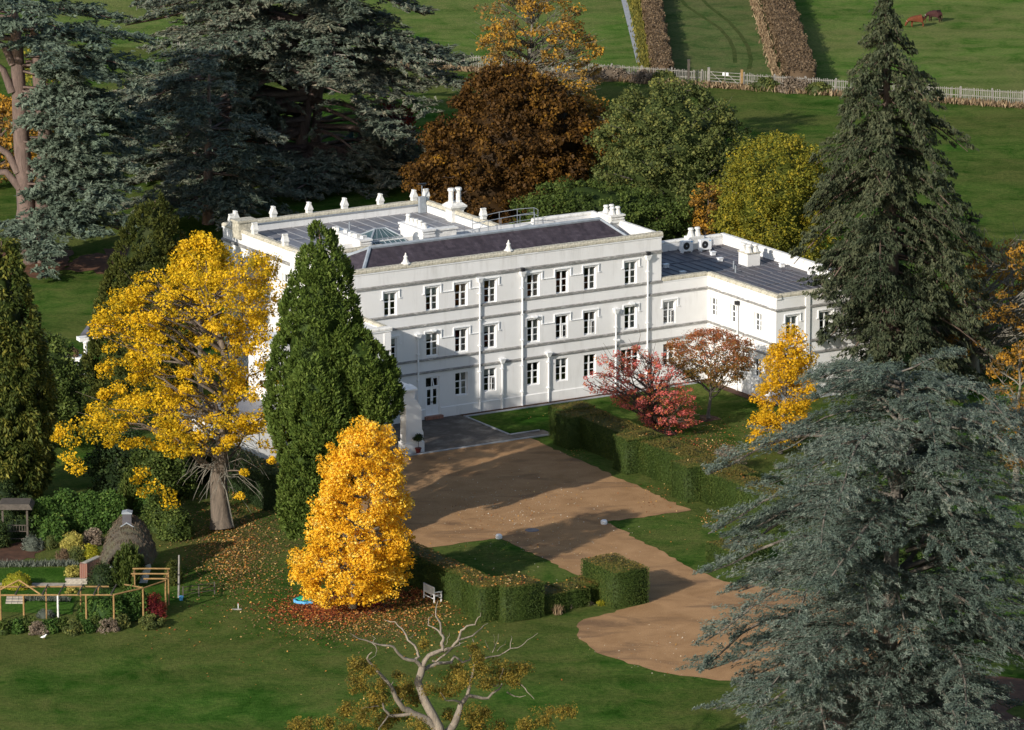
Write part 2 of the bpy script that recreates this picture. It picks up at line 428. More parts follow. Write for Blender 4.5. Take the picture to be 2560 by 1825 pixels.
B['brown'] = bark('brown_bark', (.06, .04, .03), (.17, .115, .085))
B['cedar'] = bark('cedar_bark', (.085, .058, .048), (.20, .14, .115))
B['grey'] = bark('grey_bark', (.07, .06, .048), (.22, .19, .155))
B['pale'] = bark('pale_bark', (.13, .105, .08), (.34, .28, .215))
B['lichen'] = bark('lichened_bark', (.10, .09, .07), (.27, .25, .2))
B['tulip'] = bark('ridged_bark', (.06, .047, .035), (.20, .155, .115))

# ------------------------------------------------------------------ foliage
def unit(a): return a / np.maximum(np.linalg.norm(a, axis=-1, keepdims=True), 1e-9)
def rnd_dir(rng, n): return unit(rng.normal(size=(n, 3)))
def diamonds(C, D1, D2, l, w):
    """one leaf-shaped face per row"""
    n = len(C)
    l = np.broadcast_to(np.asarray(l, float).reshape(-1, 1), (n, 1)); w = np.broadcast_to(np.asarray(w, float).reshape(-1, 1), (n, 1))
    V = np.stack([C - D1 * l * .5, C + D2 * w * .5 - D1 * l * .08, C + D1 * l * .5, C - D2 * w * .5 - D1 * l * .08], 1).reshape(-1, 3)
    F = np.arange(n * 4).reshape(-1, 4)
    return V, F
def leaf_cloud(rng, C, R, per, size, asp=.6, flat=.75, up=.5, rand=.7, hang=0.0, shell=.45, ctint=None, tmix=.5):
    """leaves round the centres C of radius R"""
    n = len(C); idx = np.repeat(np.arange(n), per)
    d = rnd_dir(rng, len(idx)); rr = shell + (1 - shell) * rng.random((len(idx), 1)) ** .7
    off = d * rr * R[idx][:, None]; off[:, 2] *= flat
    P = C[idx] + off
    nrm = unit(d * .7 + np.array([0, 0, up]) + rng.normal(size=d.shape) * rand)
    t = rng.normal(size=d.shape) + np.array([0, 0, -hang])
    d1 = unit(t - nrm * np.sum(t * nrm, 1, keepdims=True)); d2 = np.cross(nrm, d1)
    s = size * (.45 + 1.0 * rng.random(len(idx)) ** 1.3)
    V, F = diamonds(P, d1, d2, s, s * asp)
    if ctint is None: ctint = rng.random(n)
    tint = np.clip(tmix * ctint[idx] + (1 - tmix) * rng.random(len(idx)), 0, 1)
    return V, F, tint
def needles(C, D1, D2, l, w):
    """one slender tapering face per spray"""
    l = np.asarray(l, float).reshape(-1, 1); w = np.asarray(w, float).reshape(-1, 1)
    V = np.stack([C - D1 * l * .5 + D2 * w * .5, C + D1 * l * .6, C - D1 * l * .5 - D2 * w * .5], 1).reshape(-1, 3)
    return V, np.arange(len(C) * 3).reshape(-1, 3)
def profile_pts(rng, rows, Y0, n, rmin=.55, depth=1.0, rpow=.5, lump=1.0):
    """points in a round crown whose silhouette has these rows (py, left, right)"""
    rows = np.array(rows, float); py = rows[:, 0]
    yy = np.linspace(py[0], py[-1], 200); xl = np.interp(yy, py, rows[:, 1]); xr = np.interp(yy, py, rows[:, 2])
    wgt = (xr - xl); wgt = wgt / wgt.sum()
    k = rng.choice(200, n, p=wgt); a = rng.random(n) * 2 * math.pi
    rr = rmin * np.clip((k / 200) / .16, 0, 1) + (1 - rmin * np.clip((k / 200) / .16, 0, 1)) * rng.random(n) ** rpow
    ph = rng.random(2) * 6; rr = rr * (1 + lump * (.10 * np.sin(4 * a + k * .10 + ph[0]) + .08 * np.sin(7 * a - k * .15 + ph[1])) - .06 * lump)
    cxp, hw = (xl[k] + xr[k]) / 2, (xr[k] - xl[k]) / 2
    out = np.zeros((n, 3))
    for i in range(n):
        p = lift(cxp[i] + hw[i] * rr[i] * math.cos(a[i]), yy[k[i]] + rng.normal() * 2, Y0)
        p[1] = Y0 + hw[i] / ppm(Y0) * rr[i] * math.sin(a[i]) * depth
        out[i] = p
    axis = np.array([lift(c, y, Y0) for c, y in zip(cxp, yy[k])])
    return out, unit(out - axis + np.array([0, 0, 1e-6])), axis
def merge(parts):
    V, F, T, n = [], [], [], 0
    for v, f, t in parts:
        V.append(v); F.append(f + n); T.append(t); n += len(v)
    return np.concatenate(V), np.concatenate(F), np.concatenate(T)
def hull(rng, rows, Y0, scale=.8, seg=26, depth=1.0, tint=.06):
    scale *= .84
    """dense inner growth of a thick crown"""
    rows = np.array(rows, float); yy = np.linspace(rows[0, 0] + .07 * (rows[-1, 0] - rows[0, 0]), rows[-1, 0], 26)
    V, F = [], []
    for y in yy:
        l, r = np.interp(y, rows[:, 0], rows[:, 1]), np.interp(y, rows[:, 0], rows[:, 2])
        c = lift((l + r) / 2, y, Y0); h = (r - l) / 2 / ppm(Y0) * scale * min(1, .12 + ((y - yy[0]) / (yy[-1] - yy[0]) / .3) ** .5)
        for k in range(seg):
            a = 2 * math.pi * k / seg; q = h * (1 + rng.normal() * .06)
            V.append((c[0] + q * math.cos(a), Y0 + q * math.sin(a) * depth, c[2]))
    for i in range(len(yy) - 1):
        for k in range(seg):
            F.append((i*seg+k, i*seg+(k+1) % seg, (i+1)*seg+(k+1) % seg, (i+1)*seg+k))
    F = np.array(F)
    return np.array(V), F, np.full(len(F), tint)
def tubes_mesh(name, paths, mat, n=6):
    mb = MB()
    for pts, rs in paths: mb.tube(pts, rs, n, cap=False)
    return mb.mesh(name, mat, True)
def bend(rng, a, b, k=5, wob=.08, sag=0.0):
    a, b = np.array(a, float), np.array(b, float); ln = np.linalg.norm(b - a); out = []
    for i in range(k + 1):
        t = i / k; p = a + (b - a) * t
        if 0 < i < k: p = p + rng.normal(size=3) * wob * ln * .5
        p[2] += sag * ln * math.sin(math.pi * t)
        out.append(p)
    return out
def plant_root(name, base, label, cat, group=None):
    return empty(name, tuple(base), label, cat, group)
def add_part(root, name, me):
    """mesh in world coordinates -> child of root"""
    b = root.location
    me.transform(__import__('mathutils').Matrix.Translation(-b))
    return obj(name, me, root)

def broadleaf(name, label, cat, base, rows, n, per, size, mat, bk, trunk=None, seed=1, cr=(.5, 1.0), rmin=.5, asp=.65, flat=.75,
              up=.5, group=None, limbs=40, core=0.0, depth=1.0, tr=.25, extra=None, twigs=0, Y0=None, shell=.45, hang=0.0, ctint=None, limb_r=.05, rand=.7):
    rng = np.random.default_rng(seed)
    base = np.array(G(*base)) if len(base) == 2 else np.array(base, float)
    Y0 = base[1] if Y0 is None else Y0
    root = plant_root(name, base, label, cat, group)
    C, out, axis = profile_pts(rng, rows, Y0, n, rmin, depth)
    if extra is not None: C = np.concatenate([C, extra])
    R = cr[0] + (cr[1] - cr[0]) * rng.random(len(C))
    parts = [leaf_cloud(rng, C, R, per, size, asp, flat, up, rand, hang, shell, ctint(C, rng) if ctint else None)]
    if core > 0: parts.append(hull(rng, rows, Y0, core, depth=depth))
    V, F, T = merge(parts)
    add_part(root, 'crown', np_mesh('crown', V, F, mat, T))
    if trunk is None:
        top = lift((rows[0][1] + rows[0][2]) / 2, rows[0][0], Y0); trunk = [base, base + (top - base) * .45 + np.array([0, 0, 0]), base + (top - base) * .85]
    trunk = [np.array(p, float) for p in trunk]
    dense = [trunk[0] + (trunk[-1] - trunk[0]) * 0] ; rs = []
    path = []
    for i in range(len(trunk) - 1):
        for t in np.linspace(0, 1, 4, endpoint=False): path.append(trunk[i] + (trunk[i+1] - trunk[i]) * t + rng.normal(size=3) * .03)
    path.append(trunk[-1]); m = len(path)
    rs = [tr * (1.25 if i == 0 else 1) * (1 - .85 * i / (m - 1)) + .02 for i in range(m)]
    add_part(root, 'trunk', tubes_mesh('trunk', [(path, rs)], bk, 8))
    if limbs:
        ps = []; P = np.array(path)
        ch = rng.choice(len(C), min(limbs, len(C)), replace=False)
        for i in ch:
            q = C[i]; rad = np.hypot(q[0] - P[:, 0], q[1] - P[:, 1])
            tgt = q[2] - .55 * rad.min() - .4
            j = int(np.argmin(np.abs(P[:, 2] - max(tgt, P[m // 4, 2])))); j = min(max(j, 2), m - 1)
            pts = bend(rng, P[j], q, 5, .07, .06); r0 = min(rs[j] * .6, limb_r * 2.2)
            ps.append((pts, [r0 * (1 - .8 * t) + .012 for t in np.linspace(0, 1, 6)]))
            for _ in range(twigs):
                e = q + rnd_dir(rng, 1)[0] * rng.uniform(.6, 1.6); e[2] += .4
                ps.append((bend(rng, pts[3], e, 3, .12), [.03, .022, .016, .01]))
        o = add_part(root, 'branches', tubes_mesh('branches', ps, bk, 3)); o['kind'] = 'stuff'
    return root

def cone_conifer(name, label, cat, base, rows, n, per, size, mat, seed=1, core=.86, cr=(.35, .6), up_d=.8, asp=.4, group=None, depth=1.0, tr=.3, ctint=None, lobes=()):
    """dense upright-sprayed evergreen"""
    rng = np.random.default_rng(seed)
    base = np.array(G(*base)) if len(base) == 2 else np.array(base, float)
    Y0 = base[1]; root = plant_root(name, base, label, cat, group)
    C, out, axis = profile_pts(rng, rows, Y0, n, .84, depth, lump=.25)
    for lr, ly, ln_ in lobes:
        c2, o2, _ = profile_pts(rng, lr, Y0 + ly, ln_, .84, depth, lump=.2); C = np.concatenate([C, c2]); out = np.concatenate([out, o2]); n += ln_
    R = cr[0] + (cr[1] - cr[0]) * rng.random(n)
    idx = np.repeat(np.arange(n), per); m = len(idx)
    d = unit(rnd_dir(rng, m) + out[idx] * .9)
    P = C[idx] + d * R[idx][:, None] * (.5 + .5 * rng.random((m, 1)))
    d1 = unit(d * .8 + np.array([0, 0, up_d]) + rng.normal(size=(m, 3)) * .35)
    d2 = unit(np.cross(d1, rng.normal(size=(m, 3))))
    s = size * (.6 + .8 * rng.random(m)); V, F = diamonds(P, d1, d2, s, s * asp)
    ct_ = ctint(C, rng) if ctint else rng.random(n)
    T = np.clip(.45 * ct_[idx] + .55 * rng.random(m), 0, 1)
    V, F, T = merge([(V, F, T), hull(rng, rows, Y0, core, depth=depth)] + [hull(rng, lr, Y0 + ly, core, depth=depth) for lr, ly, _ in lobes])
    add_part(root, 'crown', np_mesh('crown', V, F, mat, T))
    top = lift((rows[0][1] + rows[0][2]) / 2, rows[0][0], Y0)
    add_part(root, 'trunk', tubes_mesh('trunk', [([base, (base + top) / 2, top - np.array([0, 0, .3])], [tr, tr * .7, .04])], B['brown'], 7))
    return root

def layered_cedar(name, label, base, trunks, branches, mat, bk, seed=1, spray=(.34, .10), tufts=420, droop=.10, group=None, gap=None, fan=.42, tiltn=.45, hang=.15, side_wob=.22, lat_n=14, rise=.12, wood=1.0, lat0=.22):
    """branches: (start xyz, azimuth, length, pitch) of each flat spray-bearing limb"""
    rng = np.random.default_rng(seed)
    root = plant_root(name, base, label, 'tree', group)
    ps, Vs = [], []
    for tr in trunks: add_part(root, 'trunk', tubes_mesh('trunk', [tr], bk, 10))
    allP, allD, allN, allT = [], [], [], []
    for (s0, az, ln, pitch) in branches:
        s0 = np.array(s0, float); h = np.array([math.cos(az), math.sin(az), 0]); side = np.array([-h[1], h[0], 0])
        def pt(t):  # rises, levels, droops at the tip
            return s0 + h * ln * t + np.array([0, 0, ln * (math.sin(pitch) * t + rise * math.sin(math.pi * min(t * 1.1, 1)) - droop * t ** 2.2 * 1.6)])
        bw = rng.normal() * .12
        pts = [pt(t) + side * bw * ln * math.sin(math.pi * t) for t in np.linspace(0, 1, 8)]
        r0 = (.028 * ln + .05) * wood
        ps.append(([q - np.array([0, 0, .16 * (i > 0)]) for i, q in enumerate(pts)], [r0 * (1 - .85 * t) + .012 for t in np.linspace(0, 1, 8)]))
        ct0 = rng.random()
        k = max(6, int(lat_n * (ln / 7) ** .5))
        laterals = [(t, sg) for t in np.linspace(lat0, .98, k) for sg in (-1, 1)] + [(.3, 0)]
        nt_ = max(8, int(tufts * (ln / 7) ** 1.3 / len(laterals)))
        for t, sg in laterals:
            t = min(.99, max(.15, t + rng.normal() * .03))
            a = pt(t) + side * bw * ln * math.sin(math.pi * t)
            if sg == 0: L_, dirv = ln * .68, unit((pt(.97) - pt(.3))[None])[0]
            else:
                L_ = ln * fan * (1.05 - t * .75) * rng.uniform(.55, 1.15)
                dirv = unit((h * rng.uniform(.45, .95) + side * sg * rng.uniform(.6, 1.0) + np.array([0, 0, rng.normal() * .10]))[None])[0]
                if L_ > .9: ps.append(([a, a + dirv * L_ * .5, a + dirv * L_ * .92 - np.array([0, 0, droop * L_ * .35 + .1])], [.022 * wood, .016 * wood, .007]))
            m = nt_ if sg else nt_ * 2
            u = rng.random(m) ** .8
            P = a + dirv * (u * L_)[:, None]
            P[:, 2] -= droop * L_ * .5 * u ** 2
            sd = np.cross(dirv, [0, 0, 1]); sd /= max(np.linalg.norm(sd), 1e-6)
            P += sd[None] * (rng.normal(size=m) * side_wob * (1.1 - u))[:, None]
            P[:, 2] += np.abs(rng.normal(size=m)) * .10 - .03
            allP.append(P)
            D = unit(dirv[None] * .8 + sd[None] * rng.normal(size=(m, 1)) * .75 + np.array([0, 0, -hang]) + rng.normal(size=(m, 3)) * .28)
            allD.append(D); allN.append(unit(np.array([0, 0, 1.0]) + rng.normal(size=(m, 3)) * tiltn)); allT.append(np.clip(.35 * ct0 + .25 * u + .4 * rng.random(m), 0, 1))
    P, D, N_, T = np.concatenate(allP), np.concatenate(allD), np.concatenate(allN), np.concatenate(allT)
    if gap is not None:
        keep = gap(P); P, D, N_, T = P[keep], D[keep], N_[keep], T[keep]
    D2 = unit(np.cross(N_, D)); s = spray[0] * (.6 + .8 * rng.random(len(P)))
    V, F = needles(P, D, D2, s, spray[1] * (.8 + .9 * rng.random(len(P))))
    add_part(root, 'crown', np_mesh('crown', V, F, mat, T))
    o = add_part(root, 'branches', tubes_mesh('branches', ps, bk, 3)); o['kind'] = 'stuff'
    return root

def shrub(name, label, cat, base, w, h, mat, n=26, per=90, size=.12, seed=1, group=None, d=None, cr=None, asp=.6, core=.75, up=.5, hang=0.0, cone=0.0, twig=False):
    """a rounded bush: base pixel or point, width, height, depth in metres"""
    rng = np.random.default_rng(seed)
    base = np.array(G(*base)) if len(base) == 2 else np.array(base, float)
    d = w if d is None else d
    r = np.array([w / 2, d / 2, h]); cr = cr or (.16 * min(w, h) + .08, .24 * min(w, h) + .1)
    dirs = rnd_dir(rng, n); dirs[:, 2] = np.abs(dirs[:, 2])
    C = base + dirs * r * .82
    if cone: C[:, :2] = base[:2] + (C[:, :2] - base[:2]) * (1 - cone * (C[:, 2:3] - base[2]) / h)
    C[:, 2] = np.maximum(C[:, 2], base[2] + .1 * h)
    R = cr[0] + (cr[1] - cr[0]) * rng.random(n)
    parts = [leaf_cloud(rng, C, R, per, size, asp, .85, up, .7, hang)]
    if core:
        V, F = [], []
        for i in range(7):
            e = math.pi / 2 * i / 6
            for k in range(12):
                a = 2 * math.pi * k / 12; q = core * math.cos(e) * (1 - cone * math.sin(e))
                V.append(base + np.array([r[0] * q * math.cos(a), r[1] * q * math.sin(a), h * core * math.sin(e)]))
        for i in range(6):
            for k in range(12): F.append((i*12+k, i*12+(k+1) % 12, (i+1)*12+(k+1) % 12, (i+1)*12+k))
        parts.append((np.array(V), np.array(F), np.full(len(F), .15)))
    V, F, T = merge(parts)
    me = np_mesh(name, V - base, F, mat, T)
    o = obj(name, me, None, tuple(base))
    return tag(o, label, cat, group)

def polyline_sheet(name, pts, z, mat, kind='structure', label=None):
    """flat ground sheet with an outline given in world x, y"""
    c = np.mean(np.array([p[:2] for p in pts]), 0)
    me = raw_mesh(name, [(p[0] - c[0], p[1] - c[1], 0) for p in pts], [tuple(range(len(pts)))], mat)
    o = obj(name, me, None, (c[0], c[1], z))
    return tag(o, label, None, None, kind)
def wobble(pts, seed, amp=.12, step=.8):
    rng = np.random.default_rng(seed); out = []
    for i in range(len(pts)):
        a, b = np.array(pts[i][:2]), np.array(pts[(i + 1) % len(pts)][:2]); k = max(1, int(np.linalg.norm(b - a) / step))
        for j in range(k):
            q = a + (b - a) * j / k
            out.append(q + rng.normal(size=2) * amp * (0 if j == 0 else 1))
    return out


# ------------------------------------------------------------------ ground
me = raw_mesh('ground', [(-1500, -300, 0), (1500, -300, 0), (1500, 3500, 0), (-1500, 3500, 0)], [(0, 1, 2, 3)], M['lawn'])
tag(obj('ground', me), kind='structure')
FENCE = [(-60, 479.5), (-10.6, 461.2), (-3.2, 458.5), (15.5, 451.4), (21.3, 449.2), (33.4, 444.6), (46.2, 439.8), (62, 433.8)]
polyline_sheet('field', [(p[0], p[1] + .3) for p in FENCE] + [(800, 433), (800, 1600), (-800, 1600), (-800, 480)], .012, M['field'])
polyline_sheet('field_strip', [(14.2, 452.6), (26.0, 448.2), (26.4, 700), (13.6, 700)], .024, M['field_far'])
GR_R = [(-4.26, 10.0), (-4.3, 11.0), (-4.65, 20.3), (-5.0, 28.85), (-11.04, 28.45), (-11.7, 34.5), (-12.27, 39.8), (-12.2, 43.5), (-9.5, 47.5), (-7, 53), (-8.5, 60), (-14, 64), (-21.9, 61.2),
        (-23.5, 60.1), (-25.5, 56.9), (-26.4, 52.6), (-25.9, 49.2), (-24.7, 47.0), (-23.6, 46.0), (-18.8, 45.1), (-18.98, 37.84), (-18.7, 28.31), (-22.74, 28.03), (-27, 27.6), (-27, 7.9), (-4.2, 7.9)]
polyline_sheet('gravel_drive', wobble([W(*p) for p in GR_R], 3, .09, .5), .02, M['gravel'])
polyline_sheet('terrace', [W(*p) for p in ((-22, 0), (-5.0, 0), (-5.0, 6.5), (-2.3, 6.5), (-2.3, 7.85), (-22, 7.85))], .03, M['tarmac'])
polyline_sheet('path', [W(*p) for p in ((-5.0, 0), (15.0, 0), (15.0, .02), (15.0, 9), (14.2, 9), (14.2, .5), (-5.0, .45))], .035, M['soil'])
def kerb(a, b, w=.14, h=.09):
    a, b = W(*a), W(*b); d = (b - a) / np.linalg.norm(b - a); n = np.array([-d[1], d[0], 0]) * w / 2
    mb = MB(); up = np.array([0, 0, h]); mb.hexa([a - n, b - n, b + n, a + n], [a - n + up, b - n + up, b + n + up, a + n + up])
    return tag(mb.build('kerb', M['concrete']), kind='structure')
kerb((-22, 7.92), (-2.6, 7.92)); kerb((-4.93, .6), (-4.93, 6.5)); kerb((-4.86, 6.57), (-2.6, 6.57)); kerb((-4.86, .62), (14.1, .62), .25, .05)
# leaf-strewn ground below the trees
def blob(name, px, py, rx, ry, mat, z=.014, seed=1):
    c = G(px, py); rng = np.random.default_rng(seed); k = 46
    f = [1 + .16 * math.sin(3 * a + seed) + .1 * math.sin(7 * a + 2 * seed) + rng.normal() * .07 for a in np.linspace(0, 2 * math.pi, k, endpoint=False)]
    return polyline_sheet(name, [(c[0] + rx * f[i] * math.cos(2 * math.pi * i / k), c[1] + ry * f[i] * math.sin(2 * math.pi * i / k)) for i in range(k)], z, mat)
blob('bare_soil', 850, 1512, 2.6, 3.0, M['soil'], .016, 2)
blob('bare_soil', 1640, 1085, 1.2, 1.5, M['soil'], .016, 7)
blob('bare_soil', 1772, 1046, .7, .9, M['soil'], .016, 8)
blob('cedar_duff', 300, 655, 3.6, 5.5, M['duff'], .016, 4)
blob('cedar_duff', 60, 655, 4, 5, M['duff'], .017, 11)
blob('cedar_duff', 2330, 1790, 6, 9, M['duff'], .016, 5)
blob('flower_bed', 25, 1378, 2.0, 2.4, M['soil'], .018, 6)
def zg(x, y, z=0.0): return G(x * 520 / 2011, 1180 + y * 520 / 2011, z)
polyline_sheet('garden_lawn', [zg(*p) for p in ((-80, 1065), (400, 1070), (690, 1040), (690, 925), (260, 925), (-80, 940))], .018, M['garden_lawn'])
polyline_sheet('garden_lawn', [zg(*p) for p in ((-80, 1350), (700, 1380), (740, 1120), (-80, 1130))], .018, M['garden_lawn'])
polyline_sheet('garden_path', [zg(*p) for p in ((-80, 1100), (790, 1110), (790, 1075), (400, 1075), (-80, 1075))], .022, M['flag'])
# wheel tracks across the field strip
def track(px, w=.4):
    P = [G(*p) for p in px]; mb = MB()
    pts = [P[0]]
    for i in range(len(P) - 1):
        for t in np.linspace(0, 1, 8)[1:]: pts.append(P[i] + (P[i+1] - P[i]) * t)
    for i in range(len(pts) - 1):
        a, b = pts[i], pts[i+1]; n = np.array([w / 2, 0, 0])
        mb.quad(a - n, a + n, b + n, b - n)
    c = pts[len(pts) // 2]; o = mb.build('wheel_track', M['track'], None, loc=(0, 0, .034))
    return tag(o, kind='structure')
zf = lambda x, y: (1100 + x * .395, y * .395)
track([zf(*p) for p in ((1480, -60), (1560, 40), (1680, 120), (1770, 180), (1830, 250), (1862, 320), (1868, 400))])
track([zf(*p) for p in ((1610, -60), (1700, 40), (1830, 140), (1900, 220), (1950, 300), (1968, 380), (1955, 440))])
# concrete path beside the hedgerow
a0, a1 = G(1560, 0), G(1599, 158)
d_ = (a0 - a1); a0 = a1 + d_ * 4
nn = np.array([.28, 0, 0])
polyline_sheet('field_path', [a1 - nn, a1 + nn, a0 + nn, a0 - nn], .03, M['concrete'])

# ------------------------------------------------------------------ the white mansion  (local x = along the front, y = depth behind it)
house = empty('mansion', (O[0], O[1], 0), 'long white stucco country mansion with flat lead roofs and mullioned windows', 'mansion', None, AL)
def wall_mesh(f, a0, a1, z0, z1, holes, depth=.24):
    mb = MB()
    A = sorted({a0, a1, *[h[0] for h in holes], *[h[1] for h in holes]}); Z = sorted({z0, z1, *[h[2] for h in holes], *[h[3] for h in holes]})
    for i in range(len(A) - 1):
        for j in range(len(Z) - 1):
            ca, cz = (A[i] + A[i+1]) / 2, (Z[j] + Z[j+1]) / 2
            if any(h[0] < ca < h[1] and h[2] < cz < h[3] for h in holes): continue
            mb.quad(f(A[i], 0, Z[j]), f(A[i+1], 0, Z[j]), f(A[i+1], 0, Z[j+1]), f(A[i], 0, Z[j+1]))
    for (x0, x1, q0, q1) in holes:      # splayed reveals and a sloping sill
        s = .07
        mb.quad(f(x0, 0, q0), f(x0, 0, q1), f(x0 + .02, -depth, q1), f(x0 + .02, -depth, q0))
        mb.quad(f(x1, 0, q0), f(x1, 0, q1), f(x1 - s, -depth, q1 - .02), f(x1 - s, -depth, q0 + .05))
        mb.quad(f(x0, 0, q1), f(x1, 0, q1), f(x1, -depth, q1), f(x0, -depth, q1))
        mb.quad(f(x0, 0, q0), f(x1, 0, q0), f(x1, -depth, q0 + .06), f(x0, -depth, q0 + .06))
    return mb
fF = lambda a, d, z: (a, -d, z)                       # faces the viewer (front)
def fFv(v): return lambda a, d, z: (a, -(v + d), z)
def fL(u): return lambda a, d, z: (u - d, -a, z)      # faces left, a runs towards the viewer
rngw = random.Random(5)
# one window type; copies share every mesh
def window_set(w, h, cols=2):
    fr = .065; mull = .085; tr = .075; tz = h * .615; t = .07
    mb = MB()
    mb.box(0, fr, 0, t, 0, h); mb.box(w - fr, w, 0, t, 0, h); mb.box(fr, w - fr, 0, t, 0, fr + .02); mb.box(fr, w - fr, 0, t, h - fr, h)
    xs = [fr + (w - 2 * fr) * i / cols for i in range(cols + 1)]
    for i in range(1, cols): mb.box(xs[i] - mull / 2, xs[i] + mull / 2, -.012, t + .003, fr + .02, h - fr)
    for i in range(cols):
        l = xs[i] + (mull / 2 if i else 0); r = xs[i+1] - (mull / 2 if i < cols - 1 else 0)
        mb.box(l, r, -.008, t - .003, tz - tr / 2, tz + tr / 2)
        zm = (fr + .02 + tz - tr / 2) / 2
        mb.box(l, r, .012, t - .012, zm - .02, zm + .02)
        mb.box(l, l + .035, .01, t - .01, fr + .02, tz - tr / 2); mb.box(r - .035, r, .01, t - .01, fr + .02, tz - tr / 2)
    panes = []
    for i in range(cols):
        l = xs[i] + (mull / 2 if i else 0) + .035; r = xs[i+1] - (mull / 2 if i < cols - 1 else 0) - .035
        zm = (fr + .02 + tz - tr / 2) / 2
        for (z0, z1) in ((fr + .02, zm - .02), (zm + .02, tz - tr / 2), (tz + tr / 2, h - fr)): panes.append((l, r, z0, z1))
    pm = {}
    for p in panes:
        key = (round(p[1] - p[0], 3), round(p[3] - p[2], 3))
        if key not in pm:
            q = MB(); q.box(0, key[0], 0, .012, 0, key[1]); pm[key] = q.mesh('pane', M['glass'])
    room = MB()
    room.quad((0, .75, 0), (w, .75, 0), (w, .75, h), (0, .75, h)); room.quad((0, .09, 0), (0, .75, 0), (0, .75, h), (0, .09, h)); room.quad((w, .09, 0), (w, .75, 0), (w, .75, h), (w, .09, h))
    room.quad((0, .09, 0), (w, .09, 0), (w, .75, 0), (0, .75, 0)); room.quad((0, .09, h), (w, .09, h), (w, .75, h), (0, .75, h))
    bl = MB(); bl.box(.05, w - .05, .075, .085, tz + .02 + .12, h - .03)
    cu = MB()
    for s in range(5): cu.box(w * .64 + s * .06, w * .64 + s * .06 + .056, .085 + .015 * (s % 2), .1 + .015 * (s % 2), .06, h - .05)
    return dict(frame=mb.mesh('window', M['white']), panes=[(p, pm[(round(p[1] - p[0], 3), round(p[3] - p[2], 3))]) for p in panes],
                room=room.mesh('room_back', M['room']), blind=bl.mesh('blind', M['blind']), curtain=cu.mesh('curtain', M['curtain']), w=w, h=h)
mb = MB(); mb.box(-.40, -.35, -.02, .02, 0, .86); mb.box(-.05, 0, -.02, .02, 0, .86); mb.box(-.35, -.05, -.02, .02, 0, .05); mb.box(-.35, -.05, -.02, .02, .81, .86); mb.box(-.35, -.05, -.016, .016, .42, .45); sash_me = mb.mesh('open_sash', M['white'])
mb = MB(); mb.box(-.35, -.05, -.006, .006, .05, .81); sash_pane = mb.mesh('pane', M['glass'])
def place_window(ws, loc, rz, blind=None, curtain=None, sash=0):
    o = obj('window', ws['frame'], house, loc, rz)
    for p, mm in ws['panes']: obj('pane', mm, o, (p[0], .03, p[2]))
    obj('room_back', ws['room'], o)
    if blind if blind is not None else rngw.random() < .5: obj('blind', ws['blind'], o)
    if sash:
        q = obj('open_sash', sash_me, o, (ws['w'] - .07, -.005, .085), math.radians(sash)); obj('pane', sash_pane, q)
    if curtain if curtain is not None else rngw.random() < .7: obj('curtain', ws['curtain'], o)
    return o
WS = window_set(.98, 1.6); WS3 = window_set(1.5, 1.6, 3); WSB = window_set(.92, 1.3)
mould_me = None
def hood(loc, rz, w=.98, h=1.6):
    """label mould: bar over the window, short legs and out-turned stops"""
    global mould_me
    if mould_me is None:
        mb = MB(); x0, x1, z1, d = -.16, w + .2, h + .12, .075
        mb.box(x0, x1, -d, 0, z1, z1 + .07); mb.box(x0, x0 + .05, -d + .01, 0, z1 - .55, z1); mb.box(x1 - .05, x1, -d + .01, 0, z1 - .55, z1)
        mb.box(x0 - .13, x0, -d + .01, 0, z1 - .55, z1 - .50); mb.box(x1, x1 + .13, -d + .01, 0, z1 - .55, z1 - .50)
        mould_me = mb.mesh('hood_mould', M['white'])
    return obj('hood_mould', mould_me, house, loc, rz)

top_u = [-10.73, -7.52, -5.26, -2.98, .41, 2.70, 4.94, 8.23]
mid_u = [-10.73, -7.51, -5.26, -3.0, .42, 2.69, 4.95, 8.23, 11.40]
gr_u = [-5.26, -3.01, .41, 2.69, 4.95, 11.40]
ZW, ZMID, ZG_ = 7.46, 4.32, 1.33
holes = [(u, u + .98, ZW, ZW + 1.6) for u in top_u] + [(u, u + .98, ZMID, ZMID + 1.6) for u in mid_u[:8]] + [(u, u + .98, ZG_, ZG_ + 1.6) for u in gr_u[:5]] + [(7.95, 9.45, ZG_, ZG_ + 1.6), (-7.56, -6.5, .26, 2.9)]
wall_mesh(fF, -13.0, 11.2, -.3, 10.56, holes).build('wall', M['stucco'], house)
wall_mesh(fF, 11.2, 15.03, -.6, 7.36, [(11.4, 12.38, ZMID, ZMID + 1.6), (11.4, 12.38, ZG_, ZG_ + 1.6)]).build('wall', M['stucco'], house)
rw_v = [.3, 2.82, 5.78]
wall_mesh(fL(15.03), 0, 8.5, -.6, 7.36, [(v, v + .92, 4.62, 5.92) for v in rw_v] + [(v, v + .92, 1.4, 2.7) for v in (2.82, 5.78)]).build('wall', M['stucco'], house)
wall_mesh(fFv(8.5), 15.03, 23.4, -.6, 7.36, [(15.85, 16.83, 4.4, 6.0), (18.6, 19.58, 4.4, 6.0), (21, 21.98, 4.4, 6.0), (15.85, 16.83, 1.33, 2.93)]).build('wall', M['stucco'], house)
